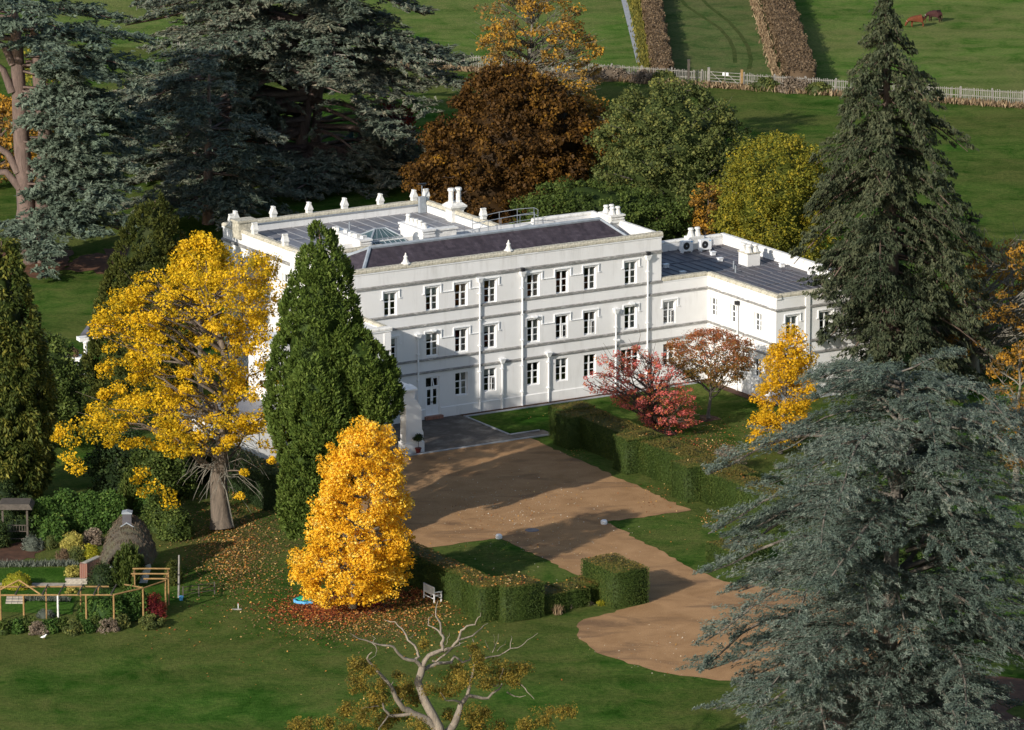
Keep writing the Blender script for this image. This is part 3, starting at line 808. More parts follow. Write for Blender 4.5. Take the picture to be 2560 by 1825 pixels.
# walls that close the bodies at the sides and backs
def closed(u0, u1, v0, v1, z1, skip=''):
    mb = MB()
    if 'F' not in skip: mb.quad((u0, -v1, -.6), (u1, -v1, -.6), (u1, -v1, z1), (u0, -v1, z1))
    if 'B' not in skip: mb.quad((u0, -v0, -.6), (u1, -v0, -.6), (u1, -v0, z1), (u0, -v0, z1))
    if 'L' not in skip: mb.quad((u0, -v0, -.6), (u0, -v1, -.6), (u0, -v1, z1), (u0, -v0, z1))
    if 'R' not in skip: mb.quad((u1, -v0, -.6), (u1, -v1, -.6), (u1, -v1, z1), (u1, -v0, z1))
    return mb.build('wall', M['stucco'], house)
closed(-13.0, 11.2, -8.9, 0, 10.56, 'F')
closed(11.2, 23.4, -10.6, 8.5, 7.36, 'FL')
LBH = [(v, v + .92, 7.0, 8.6) for v in (-17.4, -14.2, -11.0, -9.0)] + [(v, v + .92, 3.6, 5.2) for v in (-17.4, -14.2, -11.0, -9.0)]
wall_mesh(fL(-12.5), -19.6, -7.4, -.3, 10.3, LBH).build('wall', M['stucco'], house)
wall_mesh(lambda a, d, z: (a, 7.4 - d, z), -12.5, 3.8, 8.5, 10.3, []).build('wall', M['stucco'], house)
closed(-12.5, 3.8, -19.6, -7.4, 10.3, 'FL')
HP = math.pi / 2
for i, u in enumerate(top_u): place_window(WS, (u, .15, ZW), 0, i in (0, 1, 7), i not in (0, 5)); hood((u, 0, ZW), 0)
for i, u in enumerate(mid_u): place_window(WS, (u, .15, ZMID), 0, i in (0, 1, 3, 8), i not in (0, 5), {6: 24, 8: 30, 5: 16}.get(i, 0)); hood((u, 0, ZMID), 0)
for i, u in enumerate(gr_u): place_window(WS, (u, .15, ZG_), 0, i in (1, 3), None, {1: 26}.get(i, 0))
place_window(WS3, (7.95, .15, ZG_), 0, False, False)
for v in rw_v: place_window(WSB, (15.18, -v, 4.62), -HP)
for v in (2.82, 5.78): place_window(WSB, (15.18, -v, 1.4), -HP)
for u in (15.85, 18.6, 21): place_window(WS, (u, -8.35, 4.4), 0); hood((u, -8.5, 4.4), 0)
place_window(WS, (15.85, -8.35, 1.33), 0)
for q in LBH: place_window(WS, (-12.35, -q[0], q[2]), -HP)
# strips that join the hood moulds of neighbouring windows
for (a, b) in ((1, 2), (2, 3), (4, 5), (5, 6)):
    for us, zz in ((top_u, ZW), (mid_u, ZMID)):
        if (a, b) == (2, 3) and us is None: continue
        mb = MB(); mb.box(us[a] + 1.31, us[b] - .29, -.06, 0, zz + 1.17, zz + 1.215); mb.build('moulding', M['white'], house)
# string courses and plinth
def course(f, a0, a1, z, h=.10, d=.09, mat='string', name='string_course'):
    mb = MB(); p = [f(a0, 0, z), f(a1, 0, z), f(a1, d, z), f(a0, d, z)]; q = [f(a0, 0, z + h + .05), f(a1, 0, z + h + .05), f(a1, d, z + h), f(a0, d, z + h)]
    mb.hexa(p, q); return mb.build(name, M[mat], house)
for z in (3.20, 4.07, 6.47, 7.35): course(fF, -13.0, 11.2, z)
course(fF, -13.0, 11.2, 9.46, .13, .12)
for z in (3.20, 4.07, 6.47): course(fF, 11.2, 15.03, z); course(fL(15.03), .09, 8.5, z); course(fFv(8.5), 14.94, 23.4, z)
course(fL(-12.5), -19.6, -7.4, 9.35, .14, .16); course(fL(-12.5), -19.6, -7.4, 6.4); course(fL(-12.5), -19.6, -7.4, 3.2)
course(fF, -6.4, 11.2, -.3, .98, .06, 'stucco', 'plinth'); course(fF, 11.2, 15.03, -.3, .98, .06, 'stucco', 'plinth'); course(fL(15.03), .06, 8.5, -.3, .98, .06, 'stucco', 'plinth')
course(fF, -13, -7.6, -.3, .98, .06, 'stucco', 'plinth')
for v in (1.72, 4.67, 7.66): course(fL(15.03), v, v + .28, .68, 6.0, .045, 'stucco', 'pilaster')
course(fFv(8.5), 17.4, 17.75, .68, 6.6, .1, 'stucco', 'pilaster')
# coping stones, laid one by one
def coping(p0, p1, z, wd=.42, h=.26, step=1.0, mat='lichen', under=True):
    """a row of stones from p0 to p1 (local u, v on the centre line)"""
    p0, p1 = np.array(p0, float), np.array(p1, float); ln = np.linalg.norm(p1 - p0); n = max(1, int(round(ln / step))); s = ln / n
    ang = math.atan2(-(p1 - p0)[1], (p1 - p0)[0])
    mes = []
    for k in range(3):
        mb = MB(); e = .012; j = .012 * (k - 1)
        lo = [(e, -wd / 2 - j, 0), (s - e, -wd / 2 - j, 0), (s - e, wd / 2 + j, 0), (e, wd / 2 + j, 0)]
        hi = [(e, -wd / 2 - j, h * .55), (s - e, -wd / 2 - j, h * .55), (s - e, wd / 2 + j, h * .55), (e, wd / 2 + j, h * .55)]
        mb.hexa(lo, hi); mb.hexa([(x, y * .999, h * .55 + .001) for x, y, _ in hi], [(x, y * .55, h + j * .4) for x, y, _ in hi])
        mes.append(mb.mesh('coping_stone', M[mat]))
    for i in range(n):
        q = p0 + (p1 - p0) * i / n
        obj('coping_stone', mes[rngw.randrange(3)], house, (q[0], -q[1], z), ang)
    if under:
        m = MB(); d = (p1 - p0) / ln; nrm = np.array([-d[1], d[0]]) * (wd / 2 - .03)
        c = [p0 - nrm, p1 - nrm, p1 + nrm, p0 + nrm]
        m.hexa([(x, -y, z - .10) for x, y in c], [(x, -y, z - .002) for x, y in c]); m.build('parapet_moulding', M['white'], house)
def parapet(u0, u1, v0, v1, z0, z1): 
    mb = MB(); mb.box(u0, u1, -v1, -v0, z0, z1); return mb.build('parapet', M['stucco'], house)
# three-storey range
parapet(-13.0, 11.2, -.36, -.004, 9.2, 10.56)
parapet(10.84, 11.196, -8.9, -.37, 9.2, 10.56); parapet(-12.996, -12.64, -8.9, -.37, 9.2, 10.0)
parapet(6.1, 10.83, -8.896, -8.54, 9.2, 10.56)
coping((-13.1, -.18), (11.3, -.18), 10.60, .50, .28); coping((11.02, -.45), (11.02, -8.6), 10.60, .44, .22, mat='old_white'); coping((6.1, -8.72), (11.2, -8.72), 10.60, .44, .22, mat='old_white')
# wing
parapet(11.3, 15.03, -.34, -.004, 6.8, 7.36); parapet(15.034, 15.37, -.33, 8.496, 6.8, 7.36); parapet(15.38, 23.396, 8.15, 8.496, 6.8, 7.36)
parapet(23.04, 23.39, -10.2, 8.14, 6.8, 7.36); parapet(11.3, 23.39, -10.596, -10.22, 6.8, 7.36)
coping((11.3, -.17), (15.0, -.17), 7.40, .46, .24); coping((15.2, -.05), (15.2, 8.6), 7.40, .46, .24); coping((15.45, 8.32), (23.5, 8.32), 7.40, .46, .24)
coping((23.2, -10.6), (23.2, 8.0), 7.40, .5, .2, mat='old_white'); coping((11.3, -10.4), (22.9, -10.4), 7.40, .46, .2, mat='old_white')
# main block
parapet(-12.496, -12.14, -19.2, -7.41, 9.6, 10.3); parapet(-12.13, 3.79, -19.596, -19.24, 9.6, 10.3); parapet(3.44, 3.796, -19.23, -9.2, 9.6, 10.3); parapet(-12.13, 2.4, -7.75, -7.404, 9.6, 10.3)
coping((-12.32, -19.7), (-12.32, -7.3), 10.34, .5, .24); coping((-12.0, -19.42), (3.9, -19.42), 10.34, .5, .24); coping((3.62, -19.1), (3.62, -9.3), 10.34, .5, .24); coping((-11.9, -7.57), (-6.5, -7.57), 10.34, .5, .24)
# inner stepped edge of the leadwork on the main roof
for (a, b, c, d) in ((-12.12, 3.43, -19.23, -19.12),):
    mb = MB(); mb.box(a, b, -d, -c, 10.28, 10.335); mb.build('lead_flashing', M['lead_trim'], house)
mb = MB(); mb.box(3.33, 3.435, 9.3, 19.1, 10.28, 10.335); mb.build('lead_flashing', M['lead_trim'], house)
# flat roofs with their rolls
def flat_roof(u0, u1, v0, v1, z, mat, roll, step, rmat, along='v', brk=None):
    mb = MB(); mb.box(u0, u1, -v1, -v0, z - .2, z); mb.build('lead_roof', M[mat], house)
    r = MB()
    ln = (v1 - v0) if along == 'v' else (u1 - u0)
    r.tube([(0, 0, 0), ((0, -ln, 0) if along == 'v' else (ln, 0, 0))], roll, 5); rm = r.mesh('roof_roll', M[rmat])
    a, b = (u0, u1) if along == 'v' else (v0, v1); n = int((b - a) / step)
    for i in range(1, n):
        q = a + (b - a) * i / n
        obj('roof_roll', rm, house, (q, -v0, z + .01) if along == 'v' else (u0, -q, z + .01))
    for q in brk or ():
        x = MB(); x.box(u0, u1, -q - .06, -q + .06, z, z + .045); x.build('roof_step', M[rmat], house)
flat_roof(-12.14, 3.44, -19.24, -7.75, 9.75, 'lead', .035, .95, 'lead_roll', 'v', (-15.5, -11.6))
flat_roof(11.3, 23.05, -10.22, -.34, 6.85, 'lead_dark', .045, .78, 'lead_roll_dark', 'v', (-6.6, -2.6))
flat_roof(15.37, 23.05, -.335, 8.15, 6.846, 'lead_dark', .045, .62, 'lead_roll_dark', 'v', (2.6, 5.6))
mb = MB(); mb.box(-12.6, 10.83, .37, 8.54, 9.1, 9.3); mb.build('gutter', M['lead'], house)
# the slated roof
E0, RZ = 9.42, 11.32
A_, B_, C_, D_ = (-12.3, .72, E0), (10.75, .72, E0), (8.75, 4.15, RZ), (-9.55, 4.0, RZ)
A2, B2 = (-12.3, 7.7, E0), (10.75, 7.7, E0)
def slate_face(name, pts, mat):
    me = raw_mesh(name, pts, [tuple(range(len(pts)))], M[mat])
    p = [Vector(q) for q in pts]; x = (p[1] - p[0]).normalized(); n = x.cross(p[2] - p[0]).normalized(); y = n.cross(x)
    uv = me.uv_layers.new(name='UVMap')
    for l in me.loops:
        q = p[l.vertex_index] - p[0]; uv.data[l.index].uv = (q.dot(x), q.dot(y))
    return obj(name, me, house)
slate_face('roof', [A_, B_, C_, D_], 'slate'); slate_face('roof', [A2, A_, D_], 'slate'); slate_face('roof', [B_, B2, C_], 'slate'); slate_face('roof', [B2, A2, D_, C_], 'lead')
def strip(a, b, r, mat='lead_trim', name='lead_ridge'):
    mb = MB(); mb.tube([a, b], r, 6); mb.build(name, M[mat], house)
strip(D_, C_, .16); strip(A_, D_, .13, name='lead_hip'); strip(B_, C_, .11, name='lead_hip'); strip(A2, D_, .11, name='lead_hip'); strip(B2, C_, .11, name='lead_hip')
# finials on the front parapet
fm = MB(); fm.lathe(0, 0, [(.32, 0), (.33, .06), (.22, .14), (.15, .32), (.11, .42), (.15, .47), (.15, .53), (.07, .58), (.05, .72), (.01, .78)], 8)
fme = fm.mesh('finial', M['old_white'])
for u in (-8.95, -.95): obj('finial', fme, house, (u, .2, 10.84))
# gabled pinnacles on the main block parapets
pm_ = MB(); pm_.box(-.24, .24, -.2, .2, -.15, .62); pm_.box(-.29, .29, -.25, .25, .60, .68)
pm_.add([(-.29, -.25, .68), (.29, -.25, .68), (.29, .25, .68), (-.29, .25, .68), (-.07, -.22, 1.16), (.07, -.22, 1.16), (.07, .22, 1.16), (-.07, .22, 1.16)], [(0, 1, 5, 4), (1, 2, 6, 5), (2, 3, 7, 6), (3, 0, 4, 7), (4, 5, 6, 7)])
pm_.box(-.11, .11, -.24, .24, 1.15, 1.25)
pme = pm_.mesh('pinnacle', M['old_white'])
for u in (-11.6, -8.6, -5.75, -2.9, 0, 2.75): obj('pinnacle', pme, house, (u, 19.45, 10.3)).scale = (.82, .82, .84)
for v in (-18.6, -15.2, -10.8): obj('pinnacle', pme, house, (-12.35, -v, 10.3), HP).scale = (.82, .82, .84)
for v in (-19.3, -11.3): obj('pinnacle', pme, house, (3.65, -v, 10.3), HP).scale = (.82, .82, .84)
mb = MB(); mb.box(-12.75, -11.4, 16.8, 17.7, 9.9, 11.05); mb.box(-12.85, -11.3, 16.7, 17.8, 11.051, 11.2); mb.build('chimney', M['lichen'], house)
# chimneys
def pot(parent, x, y, z, r=.17, h=.55, mat='old_white'):
    mb = MB(); mb.lathe(0, 0, [(r * 1.5, 0), (r * 1.15, h * .35), (r * .85, h * .7), (r * 1.15, h * .78), (r * 1.15, h * .88), (r * .9, h)], 10); return mb.build('chimney_pot', M[mat], parent, loc=(x, y, z))
def stack(u0, u1, v0, v1, z0, z1, mat='stucco', cap=True):
    mb = MB(); mb.box(u0, u1, -v1, -v0, z0, z1)
    if cap:
        mb.box(u0 - .1, u1 + .1, -v1 - .1, -v0 + .1, z1 - .42, z1 - .28); mb.box(u0 - .07, u1 + .07, -v1 - .07, -v0 + .07, z1 - .2, z1 - .1); mb.box(u0 - .13, u1 + .13, -v1 - .13, -v0 + .13, z1 + .001, z1 + .12)
    return mb.build('chimney', M[mat], house)
s1 = stack(-8.05, -7.3, -12.2, -7.95, 9.7, 10.85)
for i in range(9):
    mb = MB(); w_ = .12 + .1 * rngw.random(); mb.box(-w_, w_, -.12, .12, 0, .12 + .12 * rngw.random()); mb.build('cap_stone', M['old_white'], s1, loc=(-7.7 + rngw.uniform(-.25, .25), 11.9 - i * .44, 10.97), rz=rngw.random())
s2 = stack(-3.35, -2.5, -10.7, -7.6, 9.7, 11.1)
for i, h in enumerate((.62, .4, .45, .45, .36)): pot(s2, -2.95, 10.3 - i * .55, 11.22, .16, h)
mb = MB(); mb.box(-2.36, -.6, 7.75, 8.2, 10.35, 11.0); mb.box(-2.36, -.5, 7.65, 8.3, 11.001, 11.12); mb.build('roof_wall', M['old_white'], house)
s3 = MB(); s3.box(3.15, 4.1, 14.75, 15.65, 9.0, 10.55); s3.hexa([(3.15, 14.75, 10.551), (4.1, 14.75, 10.551), (4.1, 15.65, 10.551), (3.15, 15.65, 10.551)], [(2.98, 14.6, 10.8), (4.27, 14.6, 10.8), (4.27, 15.8, 10.8), (2.98, 15.8, 10.8)])
s3.box(2.96, 4.29, 14.58, 15.82, 10.801, 10.93); s3.hexa([(3.0, 14.62, 10.931), (4.25, 14.62, 10.931), (4.25, 15.78, 10.931), (3.0, 15.78, 10.931)], [(3.2, 14.8, 11.1), (4.05, 14.8, 11.1), (4.05, 15.6, 11.1), (3.2, 15.6, 11.1)])
s3 = s3.build('chimney', M['old_white'], house)
for x in (3.34, 3.92):
    mb = MB(); mb.lathe(0, 0, [(.25, 0), (.25, .1), (.2, .16), (.19, .82), (.27, .87), (.27, .97), (.22, 1.05)], 8); mb.build('chimney_shaft', M['old_white'], s3, loc=(x, 15.2, 11.08))
s4 = stack(10.2, 11.15, -6.3, -4.9, 9.3, 11.15, 'old_white')
for x, y in ((10.45, 5.2), (10.45, 6.0), (10.9, 5.2), (10.9, 6.0)): pot(s4, x, y, 11.27, .17, .52)
s5 = stack(20.3, 21.35, -4.1, -2.95, 6.8, 7.75, 'stucco', False)
mb = MB(); mb.box(20.24, 21.41, 2.89, 4.16, 7.751, 7.82); mb.build('cap_stone', M['lichen'], s5)
for x, y in ((20.55, 3.2), (20.55, 3.85), (21.1, 3.2), (21.1, 3.85)): pot(s5, x, y, 7.82, .2, .55)
s6 = stack(19.9, 21.1, -10.55, -9.75, 6.8, 7.75, 'old_white', False)
for x in (20.25, 20.8): pot(s6, x, 10.2, 7.75, .19, .6)
# skylights
def lantern(u0, u1, v0, v1, z, hz, n=4):
    mb = MB(); mb.box(u0, u1, -v1, -v0, z, z + hz); o = mb.build('skylight', M['lead_trim'], house)
    cu, cv = (u0 + u1) / 2, (v0 + v1) / 2; zt = z + hz + .5; k = .42
    P = [(u0 + .08, -v1 + .08, z + hz + .01), (u1 - .08, -v1 + .08, z + hz + .01), (u1 - .08, -v0 - .08, z + hz + .01), (u0 + .08, -v0 - .08, z + hz + .01)]; T0, T1 = (cu - k, -cv, zt), (cu + k, -cv, zt)
    for f in ([P[0], P[1], T1, T0], [P[1], P[2], T1], [P[2], P[3], T0, T1], [P[3], P[0], T0]):
        raw = raw_mesh('skylight_pane', f, [tuple(range(len(f)))], M['roof_glass']); obj('skylight_pane', raw, o)
    for a, b in ((P[0], T0), (P[1], T1), (P[2], T1), (P[3], T0), (T0, T1)):
        m = MB(); m.tube([a, b], .07, 5); m.build('glazing_bar', M['lead_trim'], o)
    for i in range(1, n + 1):
        t = i / (n + 1); a = tuple(np.array(P[0]) + (np.array(P[1]) - np.array(P[0])) * t); b = tuple(np.array(T0) + (np.array(T1) - np.array(T0)) * t)
        m = MB(); m.tube([a, b], .022, 4); m.build('glazing_bar', M['lead_trim'], o)
    return o
lantern(-6.0, -3.5, -12.0, -10.2, 9.75, .6)
mb = MB(); mb.hexa([(-6.6, 8.1, 9.75), (-4.0, 8.1, 9.75), (-4.0, 9.2, 9.75), (-6.6, 9.2, 9.75)], [(-6.5, 8.2, 10.2), (-4.1, 8.2, 10.2), (-4.1, 9.1, 10.55), (-6.5, 9.1, 10.55)]); o = mb.build('skylight', M['roof_glass'], house)
for x in np.linspace(-6.5, -4.1, 7):
    m = MB(); m.tube([(x, 8.19, 10.22), (x, 9.1, 10.57)], .03, 4); m.build('glazing_bar', M['lead_trim'], o)
mb = MB(); mb.box(-2.3, 1.6, 8.6, 10.6, 9.76, 9.84); mb.build('dark_roof_patch', M['lead_dark'], house)
mb = MB(); mb.box(.2, 3.4, 8.0, 9.1, 9.76, 10.25); mb.build('roof_kerb', M['lead_trim'], house)
# walkway rails beside the far parapet
rail = MB()
def railing(pts, h=1.0):
    for i, p in enumerate(pts): rail.tube([p, (p[0], p[1], p[2] + h)], .02, 4)
    for zz in (h, h * .55): rail.tube([(p[0], p[1], p[2] + zz) for p in pts], .02, 4)
railing([(1.2, 8.6, 10.0), (2.4, 8.5, 10.1), (3.3, 8.3, 10.2), (4.6, 7.9, 10.4), (5.6, 7.6, 10.5)]); railing([(2.6, 11.0, 9.8), (4.3, 10.2, 10.2), (5.4, 9.6, 10.4), (6.4, 9.0, 10.5), (6.3, 8.3, 10.5)]); railing([(.4, 10.5, 9.8), (.4, 8.4, 9.9)])
rail.build('guard_rail', M['zinc'], house)
mb = MB(); mb.hexa([(2.0, 8.6, 9.9), (6.0, 7.8, 10.3), (6.2, 8.9, 10.35), (2.4, 10.8, 9.9)], [(2.0, 8.6, 9.97), (6.0, 7.8, 10.37), (6.2, 8.9, 10.42), (2.4, 10.8, 9.97)]); mb.build('walkway', M['lead_trim'], house)
# roof vents on the wing and on the main block
vb = MB(); vb.box(-.16, .16, -.13, .13, 0, .22); vb.box(-.2, .2, -.17, .17, .221, .27); vme = vb.mesh('roof_vent', M['white'])
for u, v in ((20.3, -7.4), (19.6, -5.4), (15.2, -5.6), (14.9, -3.0), (22.3, -1.6), (22.6, 1.5)): obj('roof_vent', vme, house, (u, -v, 6.87))
vp = MB(); vp.lathe(0, 0, [(.06, 0), (.06, .55), (.05, .56)], 8); vpm = vp.mesh('vent_pipe', M['grey_metal'])
for u, v, z in ((19.1, -2.9, 6.85), (18.4, -1.6, 6.85), (-4.2, -16.4, 9.75), (-.4, -13.5, 9.75)): obj('vent_pipe', vpm, house, (u, -v, z))
mb = MB(); mb.tube([(3.1, 18.9, 9.75), (3.1, 18.9, 11.7)], .03, 5); mb.box(2.85, 3.35, 18.75, 19.05, 9.76, 10.9); mb.build('weather_station', M['grey_metal'], house)
mb = MB(); mb.box(-.02, .28, -.06, .06, 0, .1); mb.box(-.3, .34, -.1, .1, .1, .16); mb.build('anemometer', M['black'], house, loc=(3.1, 18.9, 11.7))
# downpipes with hopper heads
for u, ztop, dark in ((-8.2, 6.0, 0), (-3.4, 9.3, 0), (-.05, 9.35, 1), (10.02, 9.35, 1), (7.46, 5.9, 0), (-1.64, 3.5, 0), (2.04, 3.5, 0)):
    mb = MB(); mb.tube([(u, -.13, .05), (u, -.13, ztop - .25)], .06, 8)
    for z in np.arange(1.0, ztop - .4, 1.8): mb.box(u - .1, u + .1, -.2, 0, z, z + .06)
    o = mb.build('downpipe', M['white'], house)
    mb = MB(); mb.hexa([(u - .1, -.24, ztop - .3), (u + .1, -.24, ztop - .3), (u + .1, -.02, ztop - .3), (u - .1, -.02, ztop - .3)], [(u - .2, -.32, ztop), (u + .2, -.32, ztop), (u + .2, 0, ztop), (u - .2, 0, ztop)]); mb.box(u - .22, u + .22, -.34, 0, ztop + .001, ztop + .05)
    mb.build('hopper_head', M['white'], o)
    if dark:
        mb = MB(); mb.box(u - .12, u + .12, -.3, 0, ztop + .06, ztop + .3); mb.build('outlet', M['black'], o)
mb = MB(); mb.tube([(14.9, -3.95, .05), (14.9, -3.95, 6.1)], .05, 8); mb.build('downpipe', M['white'], house)
mb = MB(); mb.box(14.7, 14.98, -4.08, -3.84, 6.1, 6.35); mb.build('outlet', M['black'], house)
for u, z in ((-7.0, 6.12), (.95, 6.12), (8.75, 6.14), (7.55, 3.72)):
    mb = MB(); mb.box(u - .2, u + .2, -.2, 0, z, z + .06); mb.hexa([(u - .13, -.24, z - .08), (u + .13, -.24, z - .08), (u + .13, -.1, z - .08), (u - .13, -.1, z - .08)], [(u - .17, -.26, z - .001), (u + .17, -.26, z - .001), (u + .17, -.06, z - .001), (u - .17, -.06, z - .001)]); mb.build('wall_lamp', M['white'], house)
# terrace door with two leaves and a toplight
dw, dh = 1.06, 2.64
mb = MB(); mb.box(0, .07, 0, .09, 0, dh); mb.box(dw - .07, dw, 0, .09, 0, dh); mb.box(.07, dw - .07, 0, .09, dh - .07, dh); mb.box(.07, dw - .07, 0, .09, 1.86, 1.96); mb.box(dw / 2 - .035, dw / 2 + .035, 0, .085, 1.961, dh - .071)
door = mb.build('door', M['white'], house, loc=(-7.56, .1, .26))
for k, x in enumerate((.07, dw / 2 + .004)):
    w_ = dw / 2 - .074; m = MB(); m.box(x, x + .09, .01, .07, 0, 1.86); m.box(x + w_ - .09, x + w_, .01, .07, 0, 1.86); m.box(x + .09, x + w_ - .09, .01, .07, 0, .68); m.box(x + .09, x + w_ - .09, .01, .07, 1.76, 1.86); m.box(x + .09, x + w_ - .09, .015, .065, 1.18, 1.23)
    m.build('door_leaf', M['white'], door)
    for z0, z1 in ((.68, 1.18), (1.23, 1.76)):
        m = MB(); m.box(x + .09, x + w_ - .09, .035, .045, z0, z1); m.build('pane', M['glass'], door)
    m = MB(); m.box(dw / 2 - .07 + k * .12, dw / 2 - .05 + k * .12, -.04, .01, .82, .95); m.build('handle', M['black'], door)
m = MB(); m.quad((0, .8, 0), (dw, .8, 0), (dw, .8, dh), (0, .8, dh)); m.quad((.0, .1, 0), (0, .8, 0), (0, .8, dh), (0, .1, dh)); m.quad((dw, .1, 0), (dw, .8, 0), (dw, .8, dh), (dw, .1, dh)); m.quad((0, .1, dh), (dw, .1, dh), (dw, .8, dh), (0, .8, dh)); m.build('room_back', M['room'], door)
m = MB(); m.box(.07, dw / 2 - .036, .03, .04, 1.965, dh - .072); m.build('pane', M['glass'], door)
m = MB()
a = math.radians(18); x0, x1 = dw / 2 + .036, dw - .071; hh = .6; zt = dh - .08
def tl(x, s): return (x, -math.sin(a) * hh * s, zt - math.cos(a) * hh * s)
for (xa, xb, sa, sb) in ((x0, x0 + .05, 0, 1), (x1 - .05, x1, 0, 1), (x0 + .05, x1 - .05, 0, .09), (x0 + .05, x1 - .05, .91, 1)):
    m.hexa([tl(xa, sa), tl(xb, sa), tl(xb, sb), tl(xa, sb)], [(p[0], p[1] + .04, p[2]) for p in (tl(xa, sa), tl(xb, sa), tl(xb, sb), tl(xa, sb))])
m.build('toplight', M['white'], door)
mb = MB(); mb.box(-7.7, -6.36, -.32, -.001, 0.03, .24); mb.build('door_step', M['brick'], house)
# porch: two-storey bay and open carriage porch
PU0, PU1 = -21.0, -12.3
mb = MB(); mb.box(PU0, PU1, -3.6, -.002, -.3, 7.45); mb.build('bay_wall', M['stucco'], house)
coping((PU0, 3.45), (PU1 + .1, 3.45), 7.5, .5, .22, mat='old_white'); coping((PU1 - .15, .1), (PU1 - .15, 3.1), 7.5, .4, .2, mat='lichen')
course(fFv(3.6), PU0, PU1, 6.05); course(fFv(3.6), PU0, PU1, 4.9, .06, .05)
mb = MB(); mb.box(PU1 - .5, PU1 + .001, -3.66, -3.601, .5, 7.3); mb.build('pilaster', M['stucco'], house)
def pier(u0, u1, v0, v1):
    mb = MB()
    s = [(0, .75, .10), (.75, .82, .04), (.82, 1.25, .0), (1.25, 2.95, -.02)]
    mb.box(u0 - .1, u1 + .12, -v1 - .1, -v0 + .1, 0, .72)
    mb.hexa([(u0, -v1, .72), (u1 + .12, -v1, .72), (u1 + .12, -v0, .72), (u0, -v0, .72)], [(u0, -v1, 1.35), (u1 + .10, -v1, 1.35), (u1 + .10, -v0, 1.35), (u0, -v0, 1.35)])
    mb.hexa([(u0, -v1, 1.35), (u1 + .10, -v1, 1.35), (u1 + .10, -v0, 1.35), (u0, -v0, 1.35)], [(u0, -v1, 1.55), (u1, -v1, 1.55), (u1, -v0, 1.55), (u0, -v0, 1.55)])
    mb.hexa([(u0, -v1, 1.55), (u1, -v1, 1.55), (u1, -v0, 1.55), (u0, -v0, 1.55)], [(u0, -v1, 3.0), (u1 - .04, -v1, 3.0), (u1 - .04, -v0, 3.0), (u0, -v0, 3.0)])
    mb.hexa([(u0, -v1, 3.0), (u1 - .04, -v1, 3.0), (u1 - .04, -v0, 3.0), (u0, -v0, 3.0)], [(u0, -v1, 3.6), (u1 - .42, -v1, 3.6), (u1 - .42, -v0, 3.6), (u0, -v0, 3.6)])
    return mb.build('porch_pier', M['stucco'], house)
pier(-13.36, -12.15, 6.7, 7.45); pier(-20.9, -19.9, 6.7, 7.45); pier(-13.2, -12.5, 3.601, 4.0)
mb = MB(); mb.box(-20.9, -12.66, -7.42, -6.72, 3.15, 4.24); mb.box(-12.98, -12.661, -6.719, -3.605, 3.15, 4.24); mb.box(-20.9, -20.5, -6.719, -3.605, 3.15, 4.24); mb.build('porch_wall', M['stucco'], house)
mb = MB(); mb.box(-20.4, -12.99, -6.71, -3.61, 3.8, 3.95); mb.build('porch_roof', M['lead'], house)
mb = MB(); mb.box(-21.05, -12.52, -7.56, -6.66, 4.245, 4.36); mb.hexa([(-21.05, -7.56, 4.361), (-12.52, -7.56, 4.361), (-12.52, -6.66, 4.361), (-21.05, -6.66, 4.361)], [(-20.9, -7.3, 4.58), (-12.75, -7.3, 4.58), (-12.75, -6.9, 4.58), (-20.9, -6.9, 4.58)])
mb.box(-13.05, -12.53, -6.655, -3.61, 4.245, 4.4); mb.build('porch_coping', M['white'], house)
mb = MB(); mb.box(-16.2, -14.6, -3.66, -3.602, .05, 2.6); mb.build('porch_door', M['white'], house)
# low service wing on the left, behind the trees
mb = MB(); mb.box(-26.5, -21.01, -4.3, -.5, -.3, 3.3); mb.build('service_wing', M['stucco'], house)
mb = MB(); mb.box(-26.7, -20.9, -4.5, -.4, 3.301, 3.45); mb.build('service_roof', M['lead'], house)
mb = MB(); mb.box(-24.6, -22.6, -4.34, -4.301, 1.0, 2.0); mb.build('service_shutter', M['white'], house)

# things standing on the roof
def hpt(u, v, z): return tuple(W(u, v, z))
ac = []
def aircon(u, v, label):
    r = empty('air_conditioner', hpt(u, v, 6.86), label, 'air conditioner', 'air conditioners on the wing roof', AL)
    mb = MB(); mb.box(0, .92, 0, .36, .12, .86); mb.box(.05, .15, .03, .33, 0, .119); mb.box(.77, .87, .03, .33, 0, .119); mb.build('casing', M['white'], r)
    mb = MB()
    mb.tube([(.36, -.004, .50), (.36, -.025, .50)], [.27, .25], 20); mb.build('fan_grille', M['black'], r)
    mb = MB(); mb.tube([(.36, -.03, .50), (.36, -.035, .50)], .06, 12); mb.build('fan_hub', M['grey_metal'], r)
    mb = MB(); mb.box(.72, .88, -.006, -.001, .74, .8); mb.build('badge', M['blue_plastic'], r)
    return r
aircon(18.75, -9.0, 'white air conditioner box on the wing roof, farther left of two'); aircon(20.15, -8.75, 'white air conditioner box on the wing roof, right below chimney pots')
r = empty('satellite_dish', hpt(-3.55, -8.2, 10.55), 'round grey satellite dish beside the white roof chimney', 'satellite dish', None, AL + .25)
mb = MB(); mb.lathe(0, 0, [(.02, 0), (.2, .02), (.36, .07), (.45, .13), (.45, .15)], 18); o = mb.build('dish', M['grey_metal'], r); o.rotation_euler = (math.radians(78), 0, 0)
mb = MB(); mb.tube([(0, .06, 0), (0, .25, -.2), (.2, .3, -.2)], .03, 5); mb.build('bracket', M['zinc'], r)

